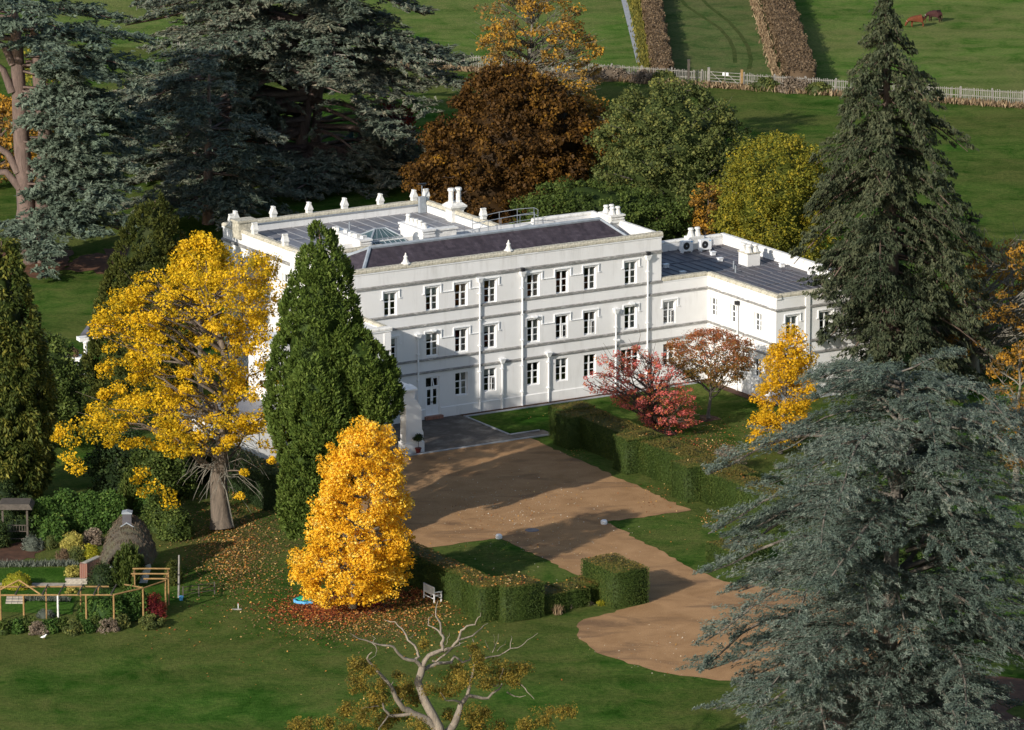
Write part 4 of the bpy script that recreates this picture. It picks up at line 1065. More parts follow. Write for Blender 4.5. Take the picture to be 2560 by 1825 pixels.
# ------------------------------------------------------------------ clipped hedges
def hedge(name, label, boxes, mat, seed=1, dens=150, size=.06, group=None, leaves=0, skew=None):
    """boxes (u0,u1,v0,v1,z1) in the house directions; leafy on every outside face"""
    rng = np.random.default_rng(seed); cu = np.mean([(b[0] + b[1]) / 2 for b in boxes]); cv = np.mean([(b[2] + b[3]) / 2 for b in boxes])
    base = W(cu, cv); parts = []
    inside = lambda P: np.any([(P[:, 0] > b[0] + .06) & (P[:, 0] < b[1] - .06) & (P[:, 1] > b[2] + .06) & (P[:, 1] < b[3] - .06) & (P[:, 2] < b[4] - .06) for b in boxes], axis=0)
    def w(P): return np.stack([O[0] + P[:, 0] * EU[0] + P[:, 1] * EV[0], O[1] + P[:, 0] * EU[1] + P[:, 1] * EV[1], P[:, 2]], 1) - base
    for b in boxes:
        u0, u1, v0, v1, z1 = b; e = .10
        c = np.array([(u0+e, v0+e, 0), (u1-e, v0+e, 0), (u1-e, v1-e, 0), (u0+e, v1-e, 0), (u0+e, v0+e, z1-e), (u1-e, v0+e, z1-e), (u1-e, v1-e, z1-e), (u0+e, v1-e, z1-e)])
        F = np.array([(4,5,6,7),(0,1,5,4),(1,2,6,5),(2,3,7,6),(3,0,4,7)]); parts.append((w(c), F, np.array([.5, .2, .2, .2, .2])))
        for face in ('t', 'u0', 'u1', 'v0', 'v1'):
            A = (u1-u0)*(v1-v0) if face == 't' else ((v1-v0)*z1 if face[0] == 'u' else (u1-u0)*z1)
            n = int(A * dens); r = rng.random((n, 2)); P = np.zeros((n, 3)); N = np.zeros((n, 3))
            if face == 't': P[:, 0] = u0 + r[:, 0]*(u1-u0); P[:, 1] = v0 + r[:, 1]*(v1-v0); P[:, 2] = z1; N[:, 2] = 1
            elif face[0] == 'u': P[:, 0] = u0 if face == 'u0' else u1; P[:, 1] = v0 + r[:, 0]*(v1-v0); P[:, 2] = r[:, 1]*z1; N[:, 0] = -1 if face == 'u0' else 1
            else: P[:, 1] = v0 if face == 'v0' else v1; P[:, 0] = u0 + r[:, 0]*(u1-u0); P[:, 2] = r[:, 1]*z1; N[:, 1] = -1 if face == 'v0' else 1
            lump = .02 * np.sin(P[:, 0] * 3.1 + P[:, 2] * 2.2) + .03 * np.sin(P[:, 1] * 2.3 + P[:, 0]) + .015 * np.sin(P[:, 2] * 4.0 + P[:, 1] * 3)
            P = P + N * (lump + rng.normal(size=n) * .014)[:, None]
            dd = np.minimum(np.minimum(P[:, 0] - u0, u1 - P[:, 0]), np.minimum(P[:, 1] - v0, v1 - P[:, 1]))
            if face == 't': P[:, 2] -= .07 * np.exp(-np.maximum(dd, 0) * 14)
            k = ~inside(P); P, N = P[k], N[k]; n = len(P)
            if n == 0: continue
            Pw = w(P); o_ = np.stack([N[:, 0]*EU[0] + N[:, 1]*EV[0], N[:, 0]*EU[1] + N[:, 1]*EV[1], N[:, 2]], 1)
            nn_ = unit(o_ + rng.normal(size=(n, 3)) * .42); d1 = unit(np.cross(nn_, rng.normal(size=(n, 3)))); d2 = np.cross(nn_, d1)
            s = size * (.6 + .8 * rng.random(n)); V, F = diamonds(Pw, d1, d2, s, s * .7)
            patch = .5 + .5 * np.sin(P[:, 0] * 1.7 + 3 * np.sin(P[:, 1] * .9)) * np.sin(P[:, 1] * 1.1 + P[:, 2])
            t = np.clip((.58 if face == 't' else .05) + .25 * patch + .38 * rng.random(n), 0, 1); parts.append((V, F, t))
    V, F, T = merge(parts); o = obj(name, np_mesh(name, V, F, mat, T), None, tuple(base)); tag(o, label, 'hedge', group)
    if leaves:
        P = []
        for b in boxes:
            n = int(leaves * (b[1]-b[0]) * (b[3]-b[2]))
            P.append(np.stack([b[0] + rng.random(n)*(b[1]-b[0]), b[2] + rng.random(n)*(b[3]-b[2]), np.full(n, b[4] + .05)], 1))
        P = np.concatenate(P); n = len(P); Pw = w(P); nn_ = unit(np.array([0, 0, 1.0]) + rng.normal(size=(n, 3)) * .35); d1 = unit(np.cross(nn_, rng.normal(size=(n, 3)))); s = .13 * (.6 + .8 * rng.random(n))
        V, F = diamonds(Pw, d1, np.cross(nn_, d1), s, s * .75)
        q = obj('fallen_leaves', np_mesh('fallen_leaves', V, F, L['fallen'], rng.random(n)), o); q['kind'] = 'stuff'
    return o
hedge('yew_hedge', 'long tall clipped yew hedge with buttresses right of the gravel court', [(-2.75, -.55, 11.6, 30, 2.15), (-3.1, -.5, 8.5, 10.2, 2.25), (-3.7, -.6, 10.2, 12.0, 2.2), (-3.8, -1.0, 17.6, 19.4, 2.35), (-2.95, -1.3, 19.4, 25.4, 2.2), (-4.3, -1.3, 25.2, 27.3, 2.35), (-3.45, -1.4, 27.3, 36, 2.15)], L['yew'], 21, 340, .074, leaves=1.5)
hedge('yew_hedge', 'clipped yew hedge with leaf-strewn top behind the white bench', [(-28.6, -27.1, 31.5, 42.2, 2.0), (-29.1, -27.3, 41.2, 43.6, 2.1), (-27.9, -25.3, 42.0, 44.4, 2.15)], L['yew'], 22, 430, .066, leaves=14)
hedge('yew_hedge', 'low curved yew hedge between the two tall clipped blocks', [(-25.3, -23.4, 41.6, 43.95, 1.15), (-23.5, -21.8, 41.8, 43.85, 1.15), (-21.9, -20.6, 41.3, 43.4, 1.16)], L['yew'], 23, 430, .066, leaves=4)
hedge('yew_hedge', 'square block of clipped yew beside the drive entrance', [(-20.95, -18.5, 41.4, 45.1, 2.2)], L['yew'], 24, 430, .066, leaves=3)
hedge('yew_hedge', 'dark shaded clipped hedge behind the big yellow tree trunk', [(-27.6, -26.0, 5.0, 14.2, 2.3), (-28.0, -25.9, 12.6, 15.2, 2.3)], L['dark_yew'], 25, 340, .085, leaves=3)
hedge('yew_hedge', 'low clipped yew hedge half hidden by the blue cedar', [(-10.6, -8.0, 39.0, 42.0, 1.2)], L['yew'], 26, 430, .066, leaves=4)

# ------------------------------------------------------------------ trees
cone_conifer('cypress', 'broad dark green conical cypress in front of the white house', 'tree', tuple(W(-27.7, 24.0)),
             [(556, 792, 804), (590, 772, 832), (650, 746, 862), (720, 722, 880), (790, 705, 896), (850, 692, 905), (900, 680, 915), (960, 670, 925), (1010, 666, 925), (1060, 672, 915), (1100, 690, 905), (1200, 722, 890), (1260, 730, 880), (1330, 760, 860)],
             1500, 42, .25, L['cypress'], 31, .76, (.26, .5), .7, .42,
             lobes=(([(808, 868, 888), (840, 845, 925), (880, 835, 955), (930, 835, 985), (980, 840, 1001), (1020, 850, 998), (1050, 870, 970), (1075, 890, 935)], -1.2, 420),
                    ([(905, 760, 790), (940, 742, 830), (1000, 735, 865), (1060, 735, 880), (1120, 745, 880)], -3.2, 330), ([(1110, 735, 765), (1150, 712, 800), (1200, 704, 820), (1260, 702, 830), (1310, 712, 830), (1340, 735, 820)], -3.0, 330)))
cone_conifer('cypress', 'dark olive conical cypress behind the big yellow tree', 'tree', (345, 985),
             [(488, 375, 402), (530, 340, 430), (580, 310, 452), (640, 282, 470), (720, 255, 480), (800, 236, 490), (880, 215, 500), (985, 190, 500)], 800, 60, .24, L['olive_cypress'], 32, .78, (.28, .5), .7, .42)
cone_conifer('thuja', 'tall olive conifer with drooping sprays at the left edge', 'tree', (20, 1262),
             [(590, -10, 16), (640, -40, 40), (720, -70, 62), (800, -90, 88), (880, -100, 105), (960, -110, 118), (1040, -110, 128), (1120, -110, 124), (1200, -100, 112), (1255, -70, 70)], 560, 75, .32, L['thuja'], 33, .66, (.35, .8), -.5, .42, ctint=lambda C, r: r.random(len(C)) ** 1.2)
broadleaf('holly_tree', 'dark glossy evergreen between the left conifer and planter', 'tree', (130, 1120), [(845, 110, 150), (880, 80, 190), (940, 60, 208), (1010, 70, 215), (1090, 90, 240)], 220, 80, .2, L['shrub'], B['brown'], None, 34, (.45, .8), .5, tr=.2, limbs=10, core=.75)
tulip = broadleaf('tulip_tree', 'large bright yellow spreading tree with thick ridged trunk', 'tree', (553, 1322),
          [(640, 620, 690), (660, 470, 700), (700, 330, 700), (740, 258, 700), (800, 245, 695), (870, 245, 690), (940, 250, 688), (1000, 240, 690), (1050, 190, 690), (1090, 300, 690), (1120, 330, 480)],
          430, 130, .155, L['yellow'], B['tulip'],
          [G(553, 1322), lift(546, 1200, 296.4), lift(556, 1120, 296.0), lift(572, 1010, 296.5), lift(560, 880, 297), lift(520, 760, 297.5)], 35, (.35, .8), .42, .7, .7, .35, None, 70, 0, .8, .62,
          extra=np.concatenate([[lift(x, y, 296.4 + d) for x, y, d in ((150, 1080, -7), (165, 1070, -7), (140, 1095, -7.2), (175, 1105, -7.5), (170, 1140, -7.5), (185, 1160, -7.2), (195, 1175, -7.4), (200, 1060, -6.5), (220, 1075, -6.5), (235, 1050, -6), (240, 1090, -6.5), (270, 1110, -6), (260, 1060, -6), (290, 1090, -5), (330, 1110, -4), (430, 1130, -4), (460, 1090, -4), (440, 1040, -5), (340, 1200, -2), (360, 1230, -2), (385, 1215, -2.2), (420, 1235, -2.2), (425, 1260, -2.2), (355, 1180, -2), (660, 1110, -2), (690, 1125, -2), (680, 1150, -2), (650, 1070, -2), (700, 1090, -2), (600, 1240, -1.5), (610, 1180, -1.5), (640, 660, 2), (600, 670, 1), (680, 690, 1))]]),
          limb_r=.05, hang=.3, twigs=2)
rgt = np.random.default_rng(350); tw = []
for i in range(130):
    a = lift(552 + rgt.normal() * 12, rgt.uniform(1000, 1210), 296.2); L0 = rgt.uniform(1.0, 2.8); az = rgt.uniform(0, 6.28); e = a + np.array([math.cos(az) * L0, math.sin(az) * L0 * .8, -rgt.uniform(-.2, 1.1) * L0])
    m = (a + e) / 2 + np.array([0, 0, .25 * L0]); tw.append(([tuple(a), tuple(m), tuple(e), tuple(e + np.array([math.cos(az) * .2, 0, -.35]))], [.035, .022, .014, .008]))
o = add_part(tulip, 'twigs', tubes_mesh('twigs', tw, B['lichen'], 4)); o['kind'] = 'stuff'
broadleaf('maple_tree', 'darker golden rounded tree top behind the yellow tree', 'tree', (500, 1000), [(592, 480, 525), (612, 446, 560), (645, 428, 572), (700, 436, 570), (760, 460, 560)], 150, 80, .22, L['yellow'], B['grey'], None, 36, (.4, .75), .5, tr=.2, limbs=12, core=.6)
broadleaf('golden_tree', 'glowing golden orange conical tree on the front lawn', 'tree', (882, 1522),
          [(1052, 905, 925), (1075, 860, 975), (1110, 830, 990), (1160, 805, 1008), (1220, 790, 1018), (1290, 775, 1028), (1350, 755, 1030), (1400, 730, 1032), (1440, 720, 1028), (1470, 728, 1012), (1490, 790, 960)],
          1000, 72, .135, L['golden'], B['lichen'], [G(882, 1522), lift(885, 1400, 278.7), lift(900, 1250, 278.7), lift(912, 1080, 278.7)], 37, (.26, .52), .5, .75, .7, .3, None, 110, 0, 1.0, .19, limb_r=.035, twigs=0, rand=1.2, ctint=lambda C, r: np.clip(.5 + .35 * np.sin(C[:, 0] * 1.7 + C[:, 2] * 1.1) * np.sin(C[:, 2] * 1.9 + C[:, 1]) + r.normal(0, .2, len(C)), 0, 1))
# copper beech with a sparser chestnut top behind it
broadleaf('chestnut_tree', 'tall half-bare chestnut with orange leaves by the paling fence', 'tree', (1310, 470), [(-35, 1250, 1430), (10, 1205, 1470), (60, 1185, 1490), (130, 1188, 1500), (200, 1205, 1510), (270, 1230, 1540), (340, 1300, 1550)], 300, 60, .22, L['chestnut'], B['lichen'],
          [G(1310, 470), lift(1310, 300, 405), lift(1320, 180, 405), lift(1330, 60, 405)], 38, (.35, .8), .35, .75, .7, .3, None, 170, 0, .8, .45, twigs=4, limb_r=.018, extra=np.array([lift(x, y, 398 + d) for x, y, d in ((1470, 330, -6), (1490, 310, -5), (1520, 305, -5), (1545, 320, -5), (1500, 340, -6), (1480, 365, -7), (1460, 390, -7), (1475, 405, -7), (1530, 335, -5), (1340, 215, -6), (1350, 250, -7), (1330, 275, -7), (1345, 300, -8))]))
broadleaf('copper_beech', 'huge dark copper brown beech behind the white house', 'tree', (1265, 530), [(165, 1230, 1300), (200, 1180, 1380), (240, 1145, 1440), (290, 1105, 1500), (340, 1060, 1545), (380, 1030, 1540), (420, 1008, 1520), (470, 1000, 1480), (525, 1005, 1440)], 850, 74, .28, L['copper'], B['brown'], None, 39, (.4, .95), .62, .7, .7, .35, None, 40, .7, .9, .5, ctint=lambda C, r: np.clip(r.normal(.22, .16, len(C)) + .28 * np.sin(C[:, 0] * .8 + C[:, 2] * .6) * np.sin(C[:, 2] * .9 - C[:, 1] * .5) + (C[:, 0] > 5.5) * .5, 0, 1))
broadleaf('oak_tree', 'round olive green oak behind the far roof of the house', 'tree', (1690, 575), [(205, 1630, 1720), (240, 1560, 1790), (290, 1500, 1850), (340, 1480, 1885), (400, 1475, 1890), (450, 1490, 1870), (510, 1510, 1830), (560, 1560, 1790)], 800, 66, .23, L['oliveleaf'], B['grey'], None, 40, (.4, .8), .62, .65, .75, .5, None, 60, .66, 1.0, .35, twigs=1)
broadleaf('bay_tree', 'bushy dark green evergreen close behind the middle roof', 'tree', (1440, 640), [(455, 1380, 1480), (480, 1330, 1620), (510, 1300, 1720), (550, 1280, 1760), (620, 1280, 1770)], 600, 74, .2, L['shrub'], B['brown'], None, 41, (.4, .75), .6, .65, .75, .5, None, 20, .68, .6, .25)
broadleaf('cherry_tree', 'small orange yellow tree between the oak and the maple', 'tree', (1760, 640), [(455, 1760, 1790), (490, 1725, 1815), (540, 1712, 1815), (590, 1725, 1800)], 34, 90, .2, L['orange'], B['brown'], None, 42, (.35, .65), .5, .65, .75, .4, None, 16, 0, 1, .12)
broadleaf('field_maple', 'dense yellow green rounded maple behind the wing roof', 'tree', (1930, 715), [(345, 1880, 1990), (370, 1835, 2040), (420, 1810, 2070), (480, 1795, 2085), (540, 1785, 2085), (590, 1790, 2080), (660, 1830, 2060)], 650, 72, .19, L['yellowgreen'], B['grey'], None, 43, (.4, .85), .66, .65, .8, .6, None, 30, .68, 1.0, .3, ctint=lambda C, r: np.clip(r.normal(.5, .25, len(C)), 0, 1))
broadleaf('birch_tree', 'slim bright yellow young tree at the corner of the wing', 'tree', (1950, 1135), [(815, 1970, 1990), (850, 1935, 2015), (900, 1905, 2035), (960, 1892, 2040), (1020, 1880, 2035), (1070, 1870, 2020), (1110, 1872, 1990)], 330, 60, .15, L['young_yellow'], B['grey'], None, 44, (.3, .55), .3, .65, .75, .35, None, 60, 0, 1, .11, twigs=0)
broadleaf('spindle_tree', 'spreading pinkish red small tree behind the yew hedge', 'tree', (1636, 1088), [(870, 1560, 1610), (900, 1500, 1680), (930, 1465, 1720), (960, 1460, 1730), (990, 1490, 1740), (1020, 1540, 1750), (1050, 1580, 1750), (1070, 1610, 1720)], 330, 34, .125, L['redmaple'], B['brown'], [G(1636, 1088), lift(1635, 1040, 320), lift(1632, 960, 320)], 45, (.2, .45), .35, .65, .6, .4, None, 90, 0, 1, .14, twigs=2, limb_r=.03,
          extra=np.array([lift(x, y, 320 + d) for x, y, d in ((1720, 1060, -1), (1745, 1055, -1.2), (1690, 1060, -1.4), (1480, 935, 0), (1465, 945, .3))]))
broadleaf('japanese_maple', 'umbrella shaped russet maple by the wing wall', 'tree', (1772, 1047), [(825, 1745, 1795), (845, 1685, 1865), (870, 1665, 1885), (900, 1662, 1888), (925, 1680, 1885), (950, 1720, 1860)], 460, 40, .12, L['brownmaple'], B['grey'], [G(1772, 1047), lift(1775, 980, 324.4), lift(1778, 900, 324.4)], 46, (.25, .5), .55, .65, .55, .5, None, 40, 0, 1, .11, twigs=0, limb_r=.03,
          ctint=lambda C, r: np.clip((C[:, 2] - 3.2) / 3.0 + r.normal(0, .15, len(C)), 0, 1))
broadleaf('red_maple', 'crimson and orange maple behind the cedar branches', 'tree', (985, 425), [(255, 960, 1020), (285, 910, 1040), (320, 895, 1045), (360, 900, 1035), (400, 930, 1010)], 55, 90, .2, L['crimson'], B['brown'], None, 47, (.5, .85), .5, .65, .75, .4, None, 16, .5, 1, .15, Y0=None)
broadleaf('autumn_oak', 'half-bare orange leaved oak at the right edge', 'tree', (2440, 960), [(600, 2400, 2560), (650, 2345, 2620), (700, 2335, 2680), (760, 2335, 2700), (820, 2350, 2700), (870, 2370, 2680)], 100, 85, .19, L['orange'], B['lichen'], [G(2440, 960), lift(2438, 860, 335), lift(2450, 760, 336), lift(2470, 660, 336)], 48, (.4, .8), .35, .7, .6, .3, None, 100, 0, 1, .3, twigs=3, limb_r=.06)
broadleaf('hornbeam', 'orange leaved tree at the right edge above the cedar', 'tree', (2540, 1250), [(870, 2500, 2600), (920, 2480, 2660), (990, 2470, 2680), (1060, 2480, 2680), (1130, 2490, 2680), (1190, 2500, 2660)], 70, 100, .19, L['orange'], B['lichen'], None, 49, (.4, .75), .4, .7, .65, .3, None, 50, 0, 1, .25, twigs=2, limb_r=.05)
broadleaf('underwood', 'low brown and orange undergrowth right of the big fir', 'shrub', (2400, 930), [(790, 2330, 2440), (830, 2310, 2470), (880, 2310, 2520), (925, 2330, 2560)], 60, 80, .16, L['twig'], B['brown'], None, 57, (.4, .8), .3, .7, .6, .3, None, 30, 0, .8, .1, twigs=3)
for k, (bx, by, rows, mt) in enumerate((((-15), 470, [(250, -40, 60), (330, -50, 130), (400, -50, 150), (450, -40, 140)], 'orange'), (130, 440, [(110, 60, 160), (180, 70, 200), (300, 90, 210), (420, 90, 200)], 'yellowgreen'))):
    broadleaf('woodland_tree', ('orange and yellow tree glimpsed behind the left cedar trunks', 'yellow green tree glimpsed between the two cedar trunks')[k], 'tree', (bx, by), rows, 70, 110, .26, L[mt], B['brown'], None, 60 + k, (.7, 1.2), .4, .7, .7, .4, None, 20, 0, .8, .3)
broadleaf('golden_bush', 'yellow leaved bush glimpsed below the middle cedar', 'shrub', (725, 420), [(380, 690, 750), (400, 690, 755), (418, 695, 750)], 18, 80, .18, L['limeshrub'], B['brown'], None, 62, (.3, .5), .3, limbs=0, tr=.05)

broadleaf('autumn_oak', 'brownish orange tree behind the half-bare one at the right edge', 'tree', (2520, 860), [(610, 2480, 2600), (650, 2430, 2660), (720, 2400, 2700), (800, 2400, 2700), (850, 2420, 2700)], 120, 70, .2, L['orange'], B['grey'], None, 63, (.4, .8), .4, .7, .65, .3, None, 70, 0, 1, .25, twigs=3, limb_r=.03)
broadleaf('autumn_oak', 'orange flecked tree between the fir and the right edge', 'tree', (2370, 900), [(690, 2340, 2420), (740, 2310, 2450), (800, 2300, 2460), (860, 2310, 2450)], 60, 70, .18, L['chestnut'], B['brown'], None, 64, (.4, .7), .4, .7, .65, .3, None, 50, 0, 1, .2, twigs=3, limb_r=.03)
for k, (x, y, x0, x1, y0, mt) in enumerate(((300, 1225, 225, 400, 1085, 'dark_yew'), (410, 1240, 320, 480, 1110, 'shrub'), (470, 1200, 400, 530, 1090, 'dark_yew'))):
    broadleaf('holly_tree', ('dark rounded evergreen below the left yellow branches', 'mid green bushy evergreen beside the yellow tree trunk', 'dark evergreen just left of the yellow tree trunk')[k], 'tree', (x, y), [(y0, (x0 + x1) / 2 - 25, (x0 + x1) / 2 + 25), (y0 + 25, x0 + 20, x1 - 20), ((y0 + y) / 2, x0, x1), (y - 5, x0 + 10, x1 - 10)], 150, 80, .19, L[mt], B['brown'], None, 65 + k, (.4, .7), .5, .7, .7, .4, None, 8, .72, .8, .15)
# cedars: flat tiers of spray-bearing limbs
def cedar_branches(rng, base, z0, z1, n, lmax, lean, shape, azf=None, start_r=.5, pitch=(-.05, .18), tier=0.0, vary=(.72, 1.08)):
    out = []; k = 0
    while len(out) < n:
        k += 1
        f = (len(out) + rng.random()) / n; z = z0 + (z1 - z0) * f; az = k * 2.39996 + rng.normal() * .3
        if tier: z = max(z0, round(z / tier) * tier + rng.normal() * .16 * tier)
        ln = lmax * shape(f) * rng.uniform(*vary)
        if azf is not None:
            a = azf(az, z)
            if a <= 0: continue
            ln *= a
        c = np.array(lean(z)); out.append(((c[0] + start_r * math.cos(az), c[1] + start_r * math.sin(az), z), az, ln, rng.uniform(*pitch)))
    return out
rngc = np.random.default_rng(77)
bA = G(78, 655); YA = bA[1]
leanA = lambda z: (bA[0] - .9 + .02 * z, YA)
def azA(az, z):
    c = math.cos(az)
    if z > 17: return 1.0
    if z > 3 and math.sin(az) > .15: return 0
    if z > 3.5: return 1.0 if c > .55 else 0
    return (1.0 if c > .1 else (.5 if z < 2.5 else 0))
brA = cedar_branches(rngc, bA, 1.6, 21.6, 78, 10.0, leanA, lambda f: (.95 if f < .85 else 1.1 - (f - .85) * 2.2), azA, .5, (-.08, .08), 1.9, (.6, 1.1))
trA = [([tuple(bA + np.array([-.5, 0, 0])), tuple(lift(66, 520, YA)), tuple(lift(52, 330, YA)), tuple(lift(42, 120, YA)), tuple(lift(34, 10, YA))], [1.15, .72, .6, .5, .25]),
       ([tuple(bA + np.array([.75, .4, 0])), tuple(lift(108, 500, YA)), tuple(lift(112, 330, YA)), tuple(lift(98, 200, YA)), tuple(lift(84, 60, YA))], [.95, .6, .52, .5, .28])]
for p in (((45, 430), (20, 385), (-30, 350)), ((50, 470), (15, 430), (-40, 432)), ((33, 160), (10, 115), (-30, 95)), ((30, 230), (8, 175), (-30, 145)), ((110, 250), (135, 215), (128, 235)), ((118, 160), (150, 180), (170, 205))):
    trA.append(([tuple(lift(x, y, YA - .3)) for x, y in p], [.34, .26, .2]))
layered_cedar('cedar', 'tall cedar with two bare reddish trunks at the far left', bA, trA, brA, L['cedar'], B['cedar'], 70, (.42, .13), 1100, .05, 'cedars behind the house', fan=.46, rise=.05, wood=.55, lat0=.12)
def seen(P, a, b, rx, rz):
    """an opening through a crown: a ragged tube of half-width rx, half-height rz from world point a to b"""
    t = ((P[:, 1] - a[1]) / (b[1] - a[1]))[:, None]; q = a[None] + (b - a)[None] * t
    return ((P[:, 0] - q[:, 0]) / rx) ** 2 + ((P[:, 2] - q[:, 2]) / rz) ** 2 < .85 + .4 * np.sin(P[:, 0] * 3.7 + P[:, 2] * 5.9)
def hole(px, py, rx, rz): return lift(px, py, 390.0), lift(px, py, 425.0), rx, rz
bB = G(772, 425); YB = bB[1]
leanB = lambda z: (bB[0] + .1, YB)
def azB(az, z):
    c, q = math.cos(az), math.sin(az)
    if 4.2 < z < 7.4 and c > .1 and q > -.75: return 0
    if 3.5 < z < 8 and q < -.9 and c > -.35: return 0
    return (.92 if c > 0 else 1.0 + .28 * -c) * (1.0 + (.15 if q < -.3 else 0))
brB = cedar_branches(rngc, bB, 1.8, 19.5, 150, 12.6, leanB, lambda f: (1.0 if f < .6 else 1.0 - (f - .6) * .8), azB, .5, (-.10, .06), 2.1, (.62, 1.08))
brB += [((bB[0], YB - .5, 1.6 + .25 * (i % 3)), -2.75 + i * .24, rngc.uniform(11, 13.5), rngc.uniform(-.08, 0)) for i in range(11)]
trB = [([tuple(bB + np.array([-.35, 0, 0])), tuple(lift(754, 350, YB)), tuple(lift(770, 260, YB)), tuple(lift(800, 190, YB)), tuple(lift(800, 60, YB)), tuple(lift(800, -80, YB))], [.72, .52, .46, .4, .3, .12]),
       ([tuple(bB + np.array([.55, .5, 0])), tuple(lift(790, 330, YB + .5)), tuple(lift(797, 230, YB + .5)), tuple(lift(840, 110, YB + .5))], [.6, .44, .36, .15])]
trB.append(([tuple(lift(745, 330, YB - .4)), tuple(lift(690, 355, YB - 1)), tuple(lift(655, 378, YB - 1.5))], [.3, .24, .15])); trB.append(([tuple(lift(745, 310, YB)), tuple(lift(660, 318, YB - 1)), tuple(lift(600, 322, YB - 1))], [.26, .2, .1]))
layered_cedar('cedar', 'vast spreading brown-tinged cedar with a twin trunk behind the main roof', bB, trB, brB, L['brown_cedar'], B['cedar'], 71, (.44, .13), 850, .05, 'cedars behind the house', fan=.40, wood=.7, rise=.05,
              gap=lambda P: ~(seen(P, *hole(850, 318, 2.1, 2.8)) | seen(P, *hole(566, 270, .7, 1.4)) | seen(P, *hole(680, 225, 1.2, .9)) | seen(P, *hole(765, 375, .9, 1.1))))
bC = G(520, 560); YC = bC[1]
brC = cedar_branches(rngc, bC, .8, 13.2, 70, 7.4, lambda z: (bC[0], YC), lambda f: (1.0 if f < .5 else 1.0 - (f - .5) * 1.2), lambda az, z: 0 if (math.cos(az) > .8 and z > 9) else 1, .5, (-.1, .05), 1.9, (.6, 1.1))
layered_cedar('cedar', 'lower cedar between the far left trunks and the vast cedar', bC, [([tuple(bC), tuple(bC + np.array([.1, 0, 6])), tuple(bC + np.array([.3, 0, 13.4]))], [.5, .3, .05])], brC, L['brown_cedar'], B['cedar'], 72, (.40, .13), 800, .06, 'cedars behind the house', fan=.46, wood=.7, rise=.05,
              gap=lambda P: ~(seen(P, *hole(566, 270, .7, 1.4)) | seen(P, *hole(680, 225, 1.2, .9))))
bD = G(2225, 1965); YD = bD[1]; rngd = np.random.default_rng(78)
brD = cedar_branches(rngd, bD, 1.2, 21.0, 165, 10.3, lambda z: (bD[0] + .03 * (z - 4), YD), lambda f: float(np.interp(f, [0, .5, .72, .87, .94, 1], [1, 1.0, .93, .84, .74, .5])), None, .4, (-.06, .22), 1.9, (.5, 1.08))
brD += [((bD[0] + .2, YD, 19.6 + .32 * i), i * 2.4, rngd.uniform(1.8, 4.2), rngd.uniform(.1, .5)) for i in range(9)]
layered_cedar('blue_cedar', 'huge grey blue cedar filling the lower right corner', bD, [([tuple(bD), tuple(bD + np.array([-.3, 0, 9])), tuple(bD + np.array([.3, 0, 21.6]))], [.75, .5, .08])], brD, L['blue_cedar'], B['grey'], 73, (.18, .042), 2550, .13, None, fan=.40, hang=.35, side_wob=.22, lat_n=17, tiltn=.95, wood=.5, lat0=.06)
# big drooping fir
bE = G(2235, 985); YE = bE[1]; rnge = np.random.default_rng(79); brE = []
prof = [(1.2, 6.2), (4, 6.4), (8, 6.0), (13, 5.5), (17, 4.7), (21, 3.5), (25, 1.9), (27.6, .5)]
topE = lift(2212, -12, YE)
for i in range(150):
    z = 1.5 + (topE[2] - 1.6) * (i / 150.0) ** 1.05; az = i * 2.39996 + rnge.normal() * .25
    ln = np.interp(z, [p[0] for p in prof], [p[1] for p in prof]) * rnge.choice([.55, .75, .9, 1.0, 1.22]) * rnge.uniform(.9, 1.08); t = z / topE[2]
    brE.append(((bE[0] + (topE[0] - bE[0]) * t, YE, z + ln * .22), az, ln, rnge.uniform(-.30, .0)))
layered_cedar('fir', 'tall dark drooping fir rising past the right wing', bE, [([tuple(bE), tuple((bE + topE) / 2), tuple(topE)], [.7, .45, .05])], brE, L['fir'], B['brown'], 74, (.27, .10), 1350, .26, None, fan=.52, hang=1.1, side_wob=.30, lat_n=13, tiltn=.9, rise=.05, wood=.6)

# stag-headed oak in the foreground: pale dead limbs above leafy lower ones
zo = lambda x, y: (700 + .3512 * x, 1400 + .3512 * y)
bO = G(1085, 2130); YO = bO[1]
oak = plant_root('stag_oak', bO, 'stag-headed oak with pale bare limbs in the foreground', 'tree')
rngo = np.random.default_rng(90)
def oak_limb(pts, r0, r1, dy0=0.0, dy1=0.0, name='limb', n=7):
    r0 *= .78; r1 *= .8
    m = len(pts); P = []; R_ = []
    for i in range(m - 1):
        for t in (0, .5):
            q = (i + t) / (m - 1); a, b = np.array(zo(*pts[i])), np.array(zo(*pts[i+1])); c = a + (b - a) * t + (rngo.normal(size=2) * 1.6 if t else 0)
            P.append(tuple(lift(c[0], c[1], YO + dy0 + (dy1 - dy0) * q))); R_.append(r0 + (r1 - r0) * q)
    P.append(tuple(lift(*zo(*pts[-1]), YO + dy1))); R_.append(r1)
    return add_part(oak, name, tubes_mesh(name, [(P, R_)], B['pale'], n))
add_part(oak, 'trunk', tubes_mesh('trunk', [([tuple(bO), tuple(lift(1092, 1960, YO)), tuple(lift(1096, 1840, YO))], [.75, .5, .42])], B['pale'], 10))
oak_limb([(1128, 1250), (1130, 1190), (1090, 1110), (1020, 980), (980, 870), (1015, 755)], .36, .22)
oak_limb([(1120, 1240), (1190, 1230), (1240, 1170), (1262, 1110), (1285, 1030)], .3, .19, 0, 1)
oak_limb([(1100, 1190), (1030, 1130), (940, 1090), (880, 1060), (830, 990), (790, 900), (730, 830), (650, 740), (620, 700), (655, 655)], .27, .03, 0, -2.2)
